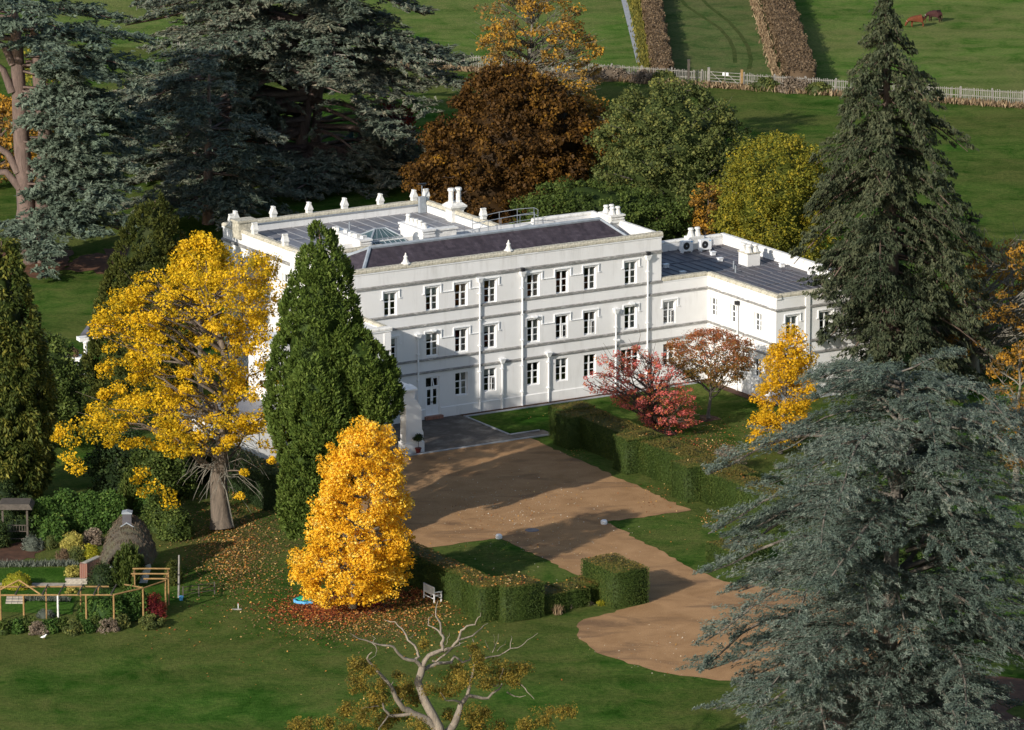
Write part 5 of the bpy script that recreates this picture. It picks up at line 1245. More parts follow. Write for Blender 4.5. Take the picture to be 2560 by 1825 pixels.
for p, r0, r1, d0, d1 in (
    ([(1005, 760), (960, 715), (880, 700), (830, 650), (780, 610), (660, 590), (560, 560), (500, 520)], .14, .02, 0, -1.6),
    ([(960, 715), (990, 690), (980, 650), (910, 570), (870, 490), (820, 440), (740, 425)], .11, .02, -.2, .6),
    ([(1015, 755), (1060, 680), (1160, 640), (1150, 590), (1165, 555), (1145, 530), (1145, 490), (1110, 400), (1110, 350), (1125, 290)], .17, .02, 0, .6),
    ([(1142, 525), (1110, 490), (1055, 465), (1060, 410), (1090, 385)], .06, .015, .4, 1.2),
    ([(1160, 650), (1220, 630), (1270, 570), (1290, 500), (1330, 470), (1390, 460), (1410, 410), (1430, 375)], .12, .02, .2, -1),
    ([(1270, 570), (1370, 540), (1430, 490), (1480, 450)], .07, .015, -.2, .8), ([(1275, 580), (1275, 610), (1240, 620), (1310, 585)], .05, .01, 0, -.8),
    ([(1005, 765), (1040, 775), (1090, 750), (1140, 735), (1220, 730), (1240, 685), (1300, 730), (1350, 715), (1390, 650), (1370, 560)], .16, .02, 0, 1.8),
    ([(1085, 715), (1110, 725), (1180, 670), (1260, 590)], .09, .05, 0, 0),
    ([(930, 1095), (780, 1110), (740, 1060), (730, 1020)], .13, .05, -.6, -1.2), ([(770, 1110), (720, 1180), (700, 1220)], .06, .02, -1, -2),
    ([(1285, 1030), (1340, 960), (1400, 975), (1480, 985), (1560, 920), (1580, 880)], .17, .04, 1, 2), ([(1288, 1025), (1240, 1000), (1180, 1000), (1140, 940)], .09, .02, 1, .2),
    ([(1335, 965), (1370, 820), (1390, 720)], .13, .04, 1.2, 1.6), ([(1500, 885), (1550, 900), (1570, 830), (1590, 770)], .06, .015, 1.6, 1), ([(1670, 860), (1720, 890), (1760, 940), (1810, 990)], .05, .015, 1.5, .6),
    ([(1615, 940), (1670, 970), (1750, 965)], .05, .012, 1.6, .8), ([(1390, 730), (1480, 690), (1560, 680), (1640, 630), (1720, 610), (1760, 570), (1835, 520)], .06, .012, 1.6, 2.4), ([(1640, 630), (1650, 560), (1645, 540)], .03, .01, 2, 2.2),
    ([(655, 590), (690, 640), (680, 680), (625, 715)], .03, .01, -1.6, -2), ([(660, 590), (680, 560), (655, 530)], .03, .01, -1.4, -1.4), ([(910, 570), (945, 590), (960, 610)], .03, .01, .2, .2), ([(900, 570), (940, 545), (965, 520)], .02, .008, .3, .5),
    ([(1510, 660), (1540, 590), (1555, 525)], .025, .008, 2, 2), ([(1515, 655), (1525, 580), (1520, 530)], .02, .008, 2, 1.6), ([(1545, 650), (1600, 600), (1610, 570)], .02, .008, 2, 2.4), ([(1500, 650), (1470, 600), (1465, 570)], .02, .008, 2, 1.8),
    ([(1180, 605), (1190, 560), (1205, 520)], .02, .008, .3, .3), ([(700, 1040), (640, 1050), (585, 1060)], .03, .01, -1.2, -2), ([(860, 1000), (880, 960), (900, 930)], .03, .01, -1, -.4), ([(790, 890), (810, 850)], .03, .01, -1.6, -1.4)):
    oak_limb(p, r0, r1, d0, d1, n=5)
oc = [(580, 790, 90), (540, 740, 50), (560, 880, 80), (680, 960, 95), (730, 880, 55), (640, 780, 60), (900, 900, 80), (960, 980, 70), (860, 960, 70), (1240, 860, 85), (1180, 930, 75), (1330, 840, 75), (1270, 780, 60), (1440, 770, 85), (1550, 770, 95), (1680, 810, 85), (1740, 790, 50), (1620, 850, 80), (1480, 860, 75), (1400, 680, 45), (1390, 640, 35), (1030, 600, 40), (600, 1080, 105), (470, 1050, 75),
      (200, 1170, 90), (130, 1190, 70), (500, 1180, 110), (750, 1160, 90), (700, 1010, 80), (1010, 1190, 90), (1200, 1110, 55), (1380, 1100, 85), (1450, 1080, 60), (1900, 1120, 110), (2030, 1080, 65), (1760, 1180, 75), (1420, 1190, 90), (850, 1080, 80), (330, 1190, 80), (1060, 920, 40), (850, 830, 40), (1560, 1190, 60)]
C, R_ = [], []
for x, y, r in oc:
    c = lift(*zo(x, y), YO + rngo.normal() * 1.3 + (1.2 if x > 1150 else -.8)); k = max(4, int(r / 7))
    for _ in range(k):
        d = rnd_dir(rngo, 1)[0] * rngo.random() ** .4 * r * .3512 / 50 * .95; d[2] *= .8; C.append(c + d); R_.append(.24 + .2 * rngo.random())
V, F, T = leaf_cloud(rngo, np.array(C), np.array(R_), 80, .105, .6, .8, .4, .8, 0, .2)
add_part(oak, 'crown', np_mesh('crown', V, F, L['oak'], T))

# ------------------------------------------------------------------ field boundary: fence, gate, hedgerows, cows
def fline(x):
    xs = [p[0] for p in FENCE]; return np.interp(x, xs, [p[1] for p in FENCE])
def paling(x0, x1, label, seed):
    r = empty('paling_fence', (x0, fline(x0), 0), label, 'fence'); rg = np.random.default_rng(seed); b = np.array([x0, fline(x0), 0])
    post = MB(); post.box(-.075, .075, -.075, .075, 0, 1.5); pm = post.mesh('post', M['grey_timber'])
    xs = np.arange(x0, x1 + .01, 2.75)
    for x in xs: obj('post', pm, r, tuple(np.array([x, fline(x), 0]) - b))
    for i in range(len(xs) - 1):
        p, q = np.array([xs[i], fline(xs[i]), 0]) - b, np.array([xs[i+1], fline(xs[i+1]), 0]) - b
        for z in (.25, .72, 1.25):
            m = MB(); m.tube([tuple(p + [0, -.09, z]), tuple(q + [0, -.09, z + rg.normal() * .015])], .042, 4); m.build('rail', M['grey_timber'], r)
    m = MB()
    for x in np.arange(x0, x1, .165):
        if rg.random() < .03: continue
        t = rg.normal() * .02; h = 1.42 + rg.normal() * .035; y = fline(x) - .15; w = .026 + rg.random() * .014
        m.hexa([tuple(np.array(q) - b) for q in ((x - w, y - .012, .04), (x + w, y - .012, .04), (x + w, y + .012, .04), (x - w, y + .012, .04))], [tuple(np.array(q) - b) for q in ((x - w + t, y - .012, h), (x + w + t, y - .012, h), (x + w + t, y + .012, h), (x - w + t, y + .012, h))])
    o = m.build('pales', M['grey_timber'], r); o['kind'] = 'stuff'
gx0, gx1 = G(1772, 214)[0], G(1852, 222)[0]
paling(-32, gx0 - .1, 'long grey paling fence left of the white field gate', 1)
paling(gx1 + .3, 62, 'grey paling fence right of the gate, behind the big fir', 2)
r = empty('field_gate', (gx0, fline(gx0) - .1, 0), 'pale timber field gate with diagonal braces and two small notices', 'gate')
gw = gx1 - gx0; gy = fline(gx1) - fline(gx0)
def gp(t, z): return (gw * t, gy * t, z)
for z in (.22, .5, .78, 1.06, 1.36):
    m = MB(); m.tube([gp(.02, z), gp(.98, z)], .035, 4); m.build('bar', M['grey_timber'], r)
for t in (.02, .5, .98):
    m = MB(); m.tube([gp(t, .12), gp(t, 1.45)], .045, 4); m.build('stile', M['grey_timber'], r)
for a, b in (((.05, 1.34), (.5, .22)), ((.55, 1.34), (.97, .22))):
    m = MB(); m.tube([gp(*a), gp(*b)], .035, 4); m.build('brace', M['grey_timber'], r)
for t in (.46, .57):
    m = MB(); m.box(-.12, .12, -.07, -.05, 0, .3); m.build('notice', M['white'], r, loc=gp(t, 1.08))
for t, mt in ((-.01, 'grey_timber'), (1.03, 'timber')):
    m = MB(); m.box(-.11, .11, -.11, .11, 0, 1.75); m.build('gate_post', M[mt], r, loc=gp(t, 0))
p = G(1721, 218); m = MB(); m.box(-.11, .11, -.1, .1, 0, 2.45); m.box(-.13, .13, -.12, .12, 2.451, 2.62)
tag(m.build('marker_post', M['dark_or_shaded_timber'], None, loc=(p[0], p[1] - .2, 0)), 'tall dark marker post standing in front of the paling fence', 'post')
def hedgerow(x0, x1, y0, y1, h, label, seed, mat):
    rg = np.random.default_rng(seed); n = int((y1 - y0) * (x1 - x0 + 2 * h) * 90); b = np.array([(x0 + x1) / 2, (y0 + y1) / 2, 0])
    a = rg.random(n); P = np.zeros((n, 3)); P[:, 1] = y0 + rg.random(n) * (y1 - y0); per = (x1 - x0) + 2 * h; s = a * per; w = .14 * np.sin(P[:, 1] * .9 + seed) + .1 * np.sin(P[:, 1] * 2.3)
    left, right = s < h, s > h + (x1 - x0); top = ~(left | right)
    P[:, 0] = np.where(left, x0 + w, np.where(right, x1 + w, x0 + w + (s - h))); P[:, 2] = np.where(left, s, np.where(right, per - s, h + .07 * np.sin(P[:, 1] * 1.7))); P += rg.normal(size=(n, 3)) * .07
    nn_ = unit(np.stack([np.where(left, -1, np.where(right, 1, 0)), np.zeros(n), np.where(top, 1, .25)], 1) + rg.normal(size=(n, 3)) * .7); d1 = unit(np.cross(nn_, rg.normal(size=(n, 3)))); sz = .19 * (.6 + .8 * rg.random(n)); V, F = diamonds(P - b, d1, np.cross(nn_, d1), sz, sz * .6)
    c = np.array([(x0+.15, y0+.15, 0), (x1-.15, y0+.15, 0), (x1-.15, y1, 0), (x0+.15, y1, 0), (x0+.2, y0+.2, h-.12), (x1-.2, y0+.2, h-.12), (x1-.2, y1, h-.12), (x0+.2, y1, h-.12)]) - b
    V, F, T = merge([(V, F, rg.random(n)), (c, np.array([(4,5,6,7),(0,1,5,4),(1,2,6,5),(3,0,4,7)]), np.full(4, .3))])
    return tag(obj('hedgerow', np_mesh('hedgerow', V, F, mat, T), None, tuple(b)), label, 'hedge')
hedgerow(13.25, 14.75, 453.5, 520, 1.5, 'trimmed brown hedgerow running up the field beside the concrete path', 1, L['hedgebrown'])
hedgerow(25.4, 27.9, 449.5, 520, 1.7, 'thicker brown hedgerow running up the field near the cows', 2, L['hedgebrown'])
def tufts(name, pts, n, h, w, mat, seed, label=None):
    """blades in a band along world points (x, y, half width)"""
    rg = np.random.default_rng(seed); pts = np.array(pts, float); k = rg.random(n) * (len(pts) - 1); i = k.astype(int); f = (k - i)[:, None]
    q = pts[i] + (pts[i+1] - pts[i]) * f; P = np.zeros((n, 3)); P[:, :2] = q[:, :2] + rg.normal(size=(n, 2)) * q[:, 2:3] * .6
    hh = h * (.5 + rg.random(n)); P[:, 2] = hh * .42; d1 = unit(np.stack([rg.normal(size=n) * .45, rg.normal(size=n) * .45, np.ones(n)], 1)); d2 = unit(np.cross(d1, rg.normal(size=(n, 3))))
    V, F = diamonds(P, d1, d2, hh, w); b = P.mean(0); b[2] = 0
    return tag(obj(name, np_mesh(name, V - b, F, mat, rg.random(n)), None, tuple(b)), label, None, None, 'stuff')
tufts('dry_grass', [(x, fline(x) - .6, .55) for x in np.linspace(-30, 60, 30)], 9000, .55, .12, L['drygrass'], 5)
tufts('yellow_verge', [(12.5, y, .5) for y in np.linspace(456, 540, 20)], 5000, .45, .12, L['yellowgrass'], 6)
tufts('dry_verge', [(24.6, y, .35) for y in np.linspace(450, 540, 20)], 5000, .45, .14, L['drygrass'], 7)
for k, (px, py, w, h, mt, lb) in enumerate(((1618, 203, 3.4, 1.3, 'twig', 'brown and green bramble scrub where the path meets the fence'), (1660, 206, 2.6, 1.4, 'oliveleaf', 'olive bramble bush under the fence beside the brown hedgerow'), (1915, 236, 3.2, 1.4, 'oliveleaf', 'olive bramble bush on the fence right of the gate'), (1990, 240, 3.6, 1.5, 'twig', 'brown bramble scrub where the thicker hedgerow meets the fence'), (2050, 243, 2.8, 1.2, 'oliveleaf', 'low olive scrub on the fence left of the fir'))):
    p = G(px, py); shrub('bramble', lb, 'shrub', (p[0], fline(p[0]) - .5, 0), w, h, L[mt], 30, 70, .2, 200 + k, 'brambles along the paling fence', d=1.4)
shrub('bramble', 'bare brown scrub along the fence behind the chestnut', 'shrub', (9, fline(9) - .7, 0), 6.5, 1.4, L['twig'], 50, 70, .2, 210, 'brambles along the paling fence', d=1.3)

def cow(px, py, rz, mat, label, sc=1.0):
    g = G(px, py); r = empty('cow', (g[0], g[1], .012), label, 'cow', 'grazing cattle', rz); r.scale = (sc,) * 3
    J = [(-.2, 0, 1.12, .42), (-.78, 0, 1.2, .36), (.55, 0, 1.12, .40), (.92, 0, 1.12, .26), (1.2, 0, .82, .18), (1.42, 0, .46, .15), (1.52, 0, .16, .09)]; E_ = [(0, 1), (0, 2), (2, 3), (3, 4), (4, 5), (5, 6)]
    for s in (-1, 1):
        n = len(J); J += [(-.82, s * .2, .95, .19), (-.68, s * .24, .70, .12), (-.93, s * .24, .45, .07), (-.86, s * .24, .04, .06)]; E_ += [(1, n), (n, n+1), (n+1, n+2), (n+2, n+3)]
        n = len(J); J += [(.58, s * .2, .85, .15), (.62, s * .22, .47, .075), (.6, s * .22, .04, .06)]; E_ += [(2, n), (n, n+1), (n+1, n+2)]
    n = len(J); J += [(-1.12, 0, 1.2, .05), (-1.2, 0, .85, .035), (-1.18, 0, .5, .05)]; E_ += [(1, n), (n, n+1), (n+1, n+2)]
    me = bpy.data.meshes.new('body'); me.from_pydata([j[:3] for j in J], E_, []); me.materials.append(mat); o = obj('body', me, r)
    o.modifiers.new('skin', 'SKIN'); o.modifiers.new('sub', 'SUBSURF').render_levels = 2
    for i, j in enumerate(J): me.skin_vertices[0].data[i].radius = (j[3] * (1.18 if j[3] > .2 else 1.1),) * 2
    me.skin_vertices[0].data[0].use_root = True
    for s in (-1, 1):
        m = MB(); m.tube([(1.36, s * .1, .66), (1.3, s * .28, .68), (1.28, s * .33, .62)], [.05, .06, .02], 5); m.build('ear', mat, r)
        m = MB(); m.tube([(1.34, s * .06, .7), (1.3, s * .18, .82), (1.36, s * .2, .92)], [.03, .025, .008], 5); m.build('horn', M['old_white'], r)
    return r
cow(2291, 68, math.pi + .1, plain('red_hide', (.13, .036, .012), .8, var=.3), 'ginger red cow grazing with its head down', .74)
cow(2336, 55, math.pi - .6, plain('dark_hide', (.045, .014, .012), .8, var=.3), 'dark maroon cow grazing behind the ginger one', .74)

# ------------------------------------------------------------------ things in the grounds
def white_block(px, py, label):
    g = G(px, py); m = MB(); m.lathe(0, 0, [(.19, 0), (.21, .05), (.21, .2), (.15, .27)], 8); tag(m.build('marker_stone', M['white'], None, loc=(g[0], g[1], .02)), label, 'marker stone', 'white stones at the lawn corners')
white_block(1510, 1311, 'white marker stone at the corner of the right-hand lawn'); white_block(1247, 1347, 'white marker stone at the corner of the left-hand lawn')
# slatted white bench against the hedge
g = W(-29.05, 37.95); r = empty('garden_bench', tuple(g), 'white slatted garden bench littered with leaves against the hedge', 'bench', None, AL + math.pi / 2)
# local x runs along the bench, +y towards its back
for x in (-.62, .57):
    for y, h in ((-.28, .62), (.2, .95)):
        m = MB(); m.box(x, x + .06, y, y + .06, 0, h); m.build('leg', M['white'], r)
    m = MB(); m.box(x - .005, x + .065, -.3, .24, .6, .65); m.build('armrest', M['white'], r)
for i in range(5):
    m = MB(); m.box(-.6, .6, -.28 + i * .1, -.2 + i * .1, .4, .43); m.build('seat_slat', M['white'], r)
for i in range(11):
    m = MB(); m.box(-.55 + i * .105, -.50 + i * .105, .215, .24, .44, .86); m.build('back_slat', M['white'], r)
m = MB(); m.box(-.6, .6, .2, .26, .861, .94); m.build('top_rail', M['white'], r)
m = MB(); m.box(-.6, .6, -.27, -.24, .2, .26); m.box(-.6, .6, .21, .24, .2, .26); m.build('stretcher', M['white'], r)
rg = np.random.default_rng(8); n = 60; P = np.stack([rg.uniform(-.55, .55, n), rg.uniform(-.26, .2, n), np.full(n, .445)], 1); nn_ = unit(np.array([0, 0, 1.]) + rg.normal(size=(n, 3)) * .3); d1 = unit(np.cross(nn_, rg.normal(size=(n, 3)))); V, F = diamonds(P, d1, np.cross(nn_, d1), .12, .09)
o = obj('fallen_leaves', np_mesh('fallen_leaves', V, F, L['fallen'], rg.random(n)), r); o['kind'] = 'stuff'
# clam-shell sandpit
g = G(762, 1506); r = empty('sandpit', tuple(g), 'blue and green plastic shell sandpit under the golden tree', 'sandpit')
def shell(name, R, z0, z1, mat, off, lid=False):
    V, F = [], []; k = 40; prof = ((1.0, z0), (1.04, z1), (.9, z1), (.84, z0 + .02)) if not lid else ((1.0, z0), (.9, z1 * .8), (.5, z1), (.02, z1 + .01))
    for q, z in prof:
        for i in range(k):
            a = 2 * math.pi * i / k; w = 1 + .06 * math.cos(8 * a); V.append((off[0] + R * q * w * math.cos(a), off[1] + R * q * w * .85 * math.sin(a), z))
    for j in range(3):
        for i in range(k): F.append((j*k+i, j*k+(i+1) % k, (j+1)*k+(i+1) % k, (j+1)*k+i))
    return obj(name, raw_mesh(name, V, F, mat), r)
shell('tub', .62, .01, .2, M['blue_plastic'], (0, 0)); shell('lid', .56, .21, .34, M['green_plastic'], (.06, .12), True)
# potted bay by the porch
def topiary(u, v, label):
    r = empty('potted_topiary', tuple(W(u, v, .03)), label, 'potted tree', 'potted trees by the porch')
    m = MB(); m.lathe(0, 0, [(.13, 0), (.19, .3), (.22, .31), (.22, .38), (.17, .38)], 12); m.build('pot', M['red'], r)
    m = MB(); m.tube([(0, 0, .3), (.02, 0, .7), (0, .01, 1.0)], .02, 5); m.build('stem', B['brown'], r)
    q = shrub('crown', None, None, (0, 0, 0), .62, .34, L['dark_yew'], 22, 60, .08, 300, core=.8); q.parent = r; q.location = (0, 0, .95)
    return r
topiary(-12.6, 7.72, 'small clipped ball tree in a maroon pot by the porch pier')
topiary(-14.6, 3.9, 'clipped ball tree in a pot inside the porch')
m = MB(); g = G(1330, 1326); m.lathe(0, 0, [(.45, 0), (.43, .012), (.3, .014)], 16); tag(m.build('drain_cover', M['lead_dark'], None, loc=(g[0], g[1], .02)), 'dark round drain cover set in the gravel court', 'drain cover')
# garden loggia and planter beyond the left trees
g = G(215, 940); r = empty('garden_loggia', (g[0], g[1], 0), 'white garden loggia with grey lead roof half hidden by trees', 'loggia')
for i in range(3):
    m = MB(); m.lathe(0, 0, [(.2, 0), (.2, .1), (.15, .16), (.13, 2.3), (.2, 2.4), (.2, 2.5)], 10); m.build('column', M['white'], r, loc=(i * 1.7, .9 * i, 0))
m = MB(); m.hexa([(-.35, -.3, 2.5), (3.8, 1.7, 2.5), (3.5, 2.4, 2.5), (-.65, .4, 2.5)], [(-.35, -.3, 2.75), (3.8, 1.7, 2.75), (3.5, 2.4, 2.75), (-.65, .4, 2.75)]); m.build('beam', M['white'], r)
m = MB(); m.hexa([(-.3, -.35, 2.95), (4.0, 1.8, 2.95), (3.6, 3.4, 3.0), (.2, 1.6, 3.0)], [(-.3, -.35, 3.06), (4.0, 1.8, 3.06), (3.6, 3.4, 3.5), (.2, 1.6, 3.5)]); m.build('roof', M['lead'], r)
m = MB(); m.box(-1.6, 3.5, -.6, 2.0, .015, .12); m.build('floor', M['flag'], r)
g = G(185, 922); r = empty('planter', (g[0], g[1], 0), 'white box planter with a clipped ball beside the loggia', 'planter')
m = MB(); m.hexa([(-.36, -.36, .1), (.36, -.36, .1), (.36, .36, .1), (-.36, .36, .1)], [(-.46, -.46, .8), (.46, -.46, .8), (.46, .46, .8), (-.46, .46, .8)]); m.box(-.56, .56, -.56, .56, .801, .92)
for x in (-.5, .38):
    for y in (-.5, .38): m.box(x, x + .12, y, y + .12, 0, .8)
m.build('box', M['white'], r)
q = shrub('crown', None, None, (0, 0, 0), .85, .6, L['hedgebrown'], 22, 60, .1, 301, core=.85); q.parent = r; q.location = (0, 0, .9)
# teal tarpaulin and brick cottage glimpsed through the cedars
g = G(835, 402); V, F = [], []; nx, ny = 13, 8
for j in range(ny):
    for i in range(nx):
        u, v = i / (nx - 1), j / (ny - 1); hgt = .5 + 2.0 * u + .2 * math.sin(5 * u) - .5 * math.sin(math.pi * u); V.append((-1.6 + 3.2 * u, 2.2 * v + .2 * math.sin(4 * u + 3 * v), hgt * v + .05 * math.sin(9 * u + 5 * v) + .05))
for j in range(ny - 1):
    for i in range(nx - 1): F.append((j*nx+i, j*nx+i+1, (j+1)*nx+i+1, (j+1)*nx+i))
o = obj('tarpaulin', raw_mesh('tarpaulin', V, F, M['teal'], True), None, (g[0], g[1], 0)); o.modifiers.new('thick', 'SOLIDIFY').thickness = .03
tag(o, 'teal green tarpaulin stretched on the grass beside the cedar trunk', 'tarpaulin')
g = G(566, 405); r = empty('brick_cottage', (g[0], g[1] + 2.0, 0), 'red brick cottage with tall chimney hidden behind the cedars', 'cottage')
m = MB(); m.box(-3.2, 3.2, -.2, 5, 0, 2.3); m.build('wall', M['brick'], r)
m = MB(); m.add([(-3.5, -.5, 2.3), (3.5, -.5, 2.3), (3.5, 5.3, 2.3), (-3.5, 5.3, 2.3), (-3.2, 2.4, 4.1), (3.2, 2.4, 4.1)], [(0, 1, 5, 4), (2, 3, 4, 5), (1, 2, 5), (3, 0, 4)]); m.build('roof', M['clay'], r)
zc = lift(566, 240, g[1] + 2)[2]
m = MB(); m.box(-.62, .62, .2, 1.1, 0, zc - 1.7); m.box(-.45, .45, .25, 1.05, zc - 1.699, zc - .45); m.box(-.55, .55, .18, 1.12, zc - .449, zc - .25); ch = m.build('chimney', M['clay'], r)
for x in (-.32, 0, .32): 
    m = MB(); m.lathe(0, 0, [(.15, 0), (.12, .3), (.15, .32), (.13, .42)], 8); m.build('chimney_pot', M['clay'], ch, loc=(x, .65, zc - .25))
shrub('crimson_shrub', 'small crimson shrub in the shade of the golden tree', 'shrub', (918, 1512), 1.5, 1.1, L['crimson'], 20, 60, .12, 302, core=.4)
shrub('twiggy_shrub', 'pale twiggy bare shrub at the end of the yew hedge', 'shrub', (1822, 1185), 2.6, 1.9, L['twig'], 34, 130, .17, 303, asp=.22, core=.5)
tufts('straw_grass', [tuple(G(x, y)[:2]) + (.16,) for x, y in ((1390, 1538), (1400, 1534))], 170, .5, .05, L['drygrass'], 12)
for k, (x, y) in enumerate(((1425, 1520), (1440, 1516), (1470, 1512), (1500, 1512))):
    shrub('bed_plant', ('brown wispy plant next to the straw grass tuft', 'straw coloured plant second along the low hedge foot', 'brown wispy plant below the middle of the low hedge', 'lime green strappy plant at the foot of the square yew')[k], 'plant', (x, y), .55, .28, L[('twig', 'drygrass', 'twig', 'limeshrub')[k]], 10, 40, .12, 310 + k, 'plants below the low yew hedge', core=0, asp=.3)

# ------------------------------------------------------------------ cottage garden at the lower left
r = empty('thatched_playhouse', (-22.9, 285.6, 0), 'little white thatched playhouse with mossy roof and boxed chimney', 'playhouse')
m = MB(); m.box(-1.2, 1.2, -1.6, 1.6, 0, 1.8); m.build('wall', M['white'], r)
V, F = [], []; na, nl = 21, 15; zr, ze = 3.55, 1.35
for j in range(nl):
    t = -1 + 2 * j / (nl - 1); y = 2.05 * t; e = max(0.0, 1 - abs(t) ** 2.6)
    for i in range(na):
        c = -1 + 2 * i / (na - 1); x = 1.62 * c * (.72 + .28 * e ** .6); z = ze + (zr - ze) * (1 - abs(c) ** 2.5) * (.30 + .70 * e ** .8) - .12 * abs(c) ** 4
        jj = .025 * math.sin(5 * i + 3 * j); V.append((x + jj, y, z + jj))
for j in range(nl - 1):
    for i in range(na - 1): F.append((j*na+i, j*na+i+1, (j+1)*na+i+1, (j+1)*na+i))
n0 = len(V)
F.append(tuple(range(na))); F.append(tuple((nl - 1) * na + i for i in range(na)))
o = obj('thatched_roof', raw_mesh('thatched_roof', V, F, M['thatch'], True), r)
rg = np.random.default_rng(9); n = 4200; idx = rg.integers(0, n0, n); P = np.array(V)[idx] + rg.normal(size=(n, 3)) * .05; P[:, 2] += .0
d1 = unit(np.stack([P[:, 0] * .5, P[:, 1] * .2, -np.ones(n)], 1) + rg.normal(size=(n, 3)) * .2); d2 = unit(np.cross(d1, rg.normal(size=(n, 3)))); Vv, Ff = diamonds(P, d1, d2, .2, .03)
q = obj('straw', np_mesh('straw', Vv, Ff, L['twig'], rg.random(n) * .3), r); q['kind'] = 'stuff'
m = MB(); m.box(-.27, .27, -.9, -.35, 3.3, 4.05); m.build('chimney', M['lead_dark'], r)
m = MB(); m.box(-.31, .31, -.94, -.31, 4.051, 4.12); m.add([(-.31, -.94, 4.12), (.31, -.94, 4.12), (.31, -.31, 4.12), (-.31, -.31, 4.12), (0, -.94, 4.2), (0, -.31, 4.2)], [(0, 1, 4), (2, 3, 5), (0, 4, 5, 3), (1, 2, 5, 4)]); m.build('chimney_cap', M['lead_trim'], r)
m = MB(); m.hexa([(-.42, -1.0, 3.24), (0, -1.0, 3.5), (0, -.9, 3.5), (-.42, -.9, 3.24)], [(-.42, -1.0, 3.30), (0, -1.0, 3.56), (0, -.9, 3.56), (-.42, -.9, 3.30)]); m.hexa([(0, -1.0, 3.5), (.42, -1.0, 3.24), (.42, -.9, 3.24), (0, -.9, 3.5)], [(0, -1.0, 3.56), (.42, -1.0, 3.30), (.42, -.9, 3.30), (0, -.9, 3.56)]); m.build('flashing', M['lead_trim'], r)
m = MB(); m.box(.95, 1.22, -1.66, -1.6, .1, 1.75); m.build('corner_board', M['white'], r)
def up_yew(name, label, base, w, h, seed, mat='irish_yew'):
    """upright yew: a bundle of steep feathery plumes"""
    rg = np.random.default_rng(seed); b = np.array(base, float); Vs = []
    n = 46; a = rg.random(n) * 6.283; q = rg.random(n) ** .5; C = []
    m_ = 150; P, D = [], []
    for i in range(n):
        fx, fy = math.cos(a[i]) * q[i], math.sin(a[i]) * q[i]; hh = h * (1 - .38 * q[i] ** 2) * rg.uniform(.82, 1.03); u = rg.random(m_)
        spread = w / 2 * (.45 + .6 * np.sin(np.minimum(1, u * 1.1) * math.pi * .62))
        p = np.stack([fx * spread, fy * spread, hh * u], 1) + rg.normal(size=(m_, 3)) * np.array([.06, .06, .05]); P.append(p); D.append(unit(np.stack([np.full(m_, fx * .35), np.full(m_, fy * .35), np.ones(m_)], 1) + rg.normal(size=(m_, 3)) * .28))
    P, D = np.concatenate(P), np.concatenate(D); d2 = unit(np.cross(D, rg.normal(size=P.shape))); V, F = diamonds(P, D, d2, .2 * (.6 + .8 * rg.random(len(P))), .075)
    T = np.clip(np.repeat(rg.random(n), m_) * .4 + .6 * rg.random(len(P)), 0, 1)
    return tag(obj(name, np_mesh(name, V, F, L[mat], T), None, tuple(b)), label, 'tree', 'upright yews by the playhouse')
g = zg(1240, 1125); up_yew('upright_yew', 'feathery upright yew in front of the thatched playhouse', (g[0], g[1], 0), 1.75, 2.95, 401)
g = G(325, 1318); up_yew('upright_yew', 'upright yew rising behind the thatched playhouse chimney', (g[0], g[1] + 2, 0), 1.7, 3.6, 402)
def zs(name, label, x, y, wpx, hpx, mat, seed, grp=None, cat='shrub', **k):
    g = zg(x, y); s_ = 2011 / 520 * ppm(g[1]); return shrub(name, label, cat, tuple(g), wpx / s_, hpx / s_ / .96, L[mat], seed=seed, group=grp, **k)
zs('dome_holly', 'dark domed evergreen bush left of the upright yew', 1000, 1110, 290, 250, 'dark_yew', 410, n=40, size=.1, core=.85)
zs('topiary_dome', 'round clipped olive dome in the cottage garden', 170, 1110, 310, 145, 'limeshrub', 411, n=50, size=.09, core=.9, cr=(.16, .26))
zs('golden_euonymus', 'cream and gold leaved round shrub beyond the garden lawn', 705, 735, 210, 165, 'goldshrub', 412, n=36, size=.1, core=.8)
zs('lime_shrub', 'lime yellow shrub against the playhouse wall', 880, 840, 150, 150, 'limeshrub', 413, n=26, size=.11)
zs('brown_shrub', 'thin brown shrub between the gold shrub and thatch', 900, 700, 170, 165, 'twig', 414, n=26, size=.12, core=.4)
zs('grey_lavender', 'grey green mounded shrub below the timber shelter', 315, 750, 190, 150, 'greyshrub', 415, n=30, size=.09, core=.85)
zs('olive_mound', 'small olive mounded shrub right of the grey mound', 480, 735, 130, 120, 'oliveleaf', 416, n=22, size=.09, core=.85)
zs('russet_shrub', 'small russet shrub beside the greyish green one', 610, 850, 120, 105, 'hedgebrown', 417, n=20, size=.09)
zs('sage_bush', 'greyish green bush right of the russet one', 730, 850, 150, 130, 'oliveleaf', 418, n=26, size=.08)
for k, (x, y, w, h) in enumerate(((430, 600, 330, 370), (640, 560, 330, 400), (860, 560, 330, 380), (1060, 560, 300, 400), (520, 640, 260, 240))):
    zs('laurel', ('big glossy green laurel at the left of the shrub bank', 'tall glossy laurel second from the left in the shrub bank', 'tall glossy laurel third along the shrub bank', 'glossy laurel just behind the thatched roof', 'lower leafy laurel in front of the shrub bank')[k], x, y, w * 1.15, h, 'laurel', 420 + k, 'laurels behind the playhouse', n=80, per=110, size=.17, core=.78)
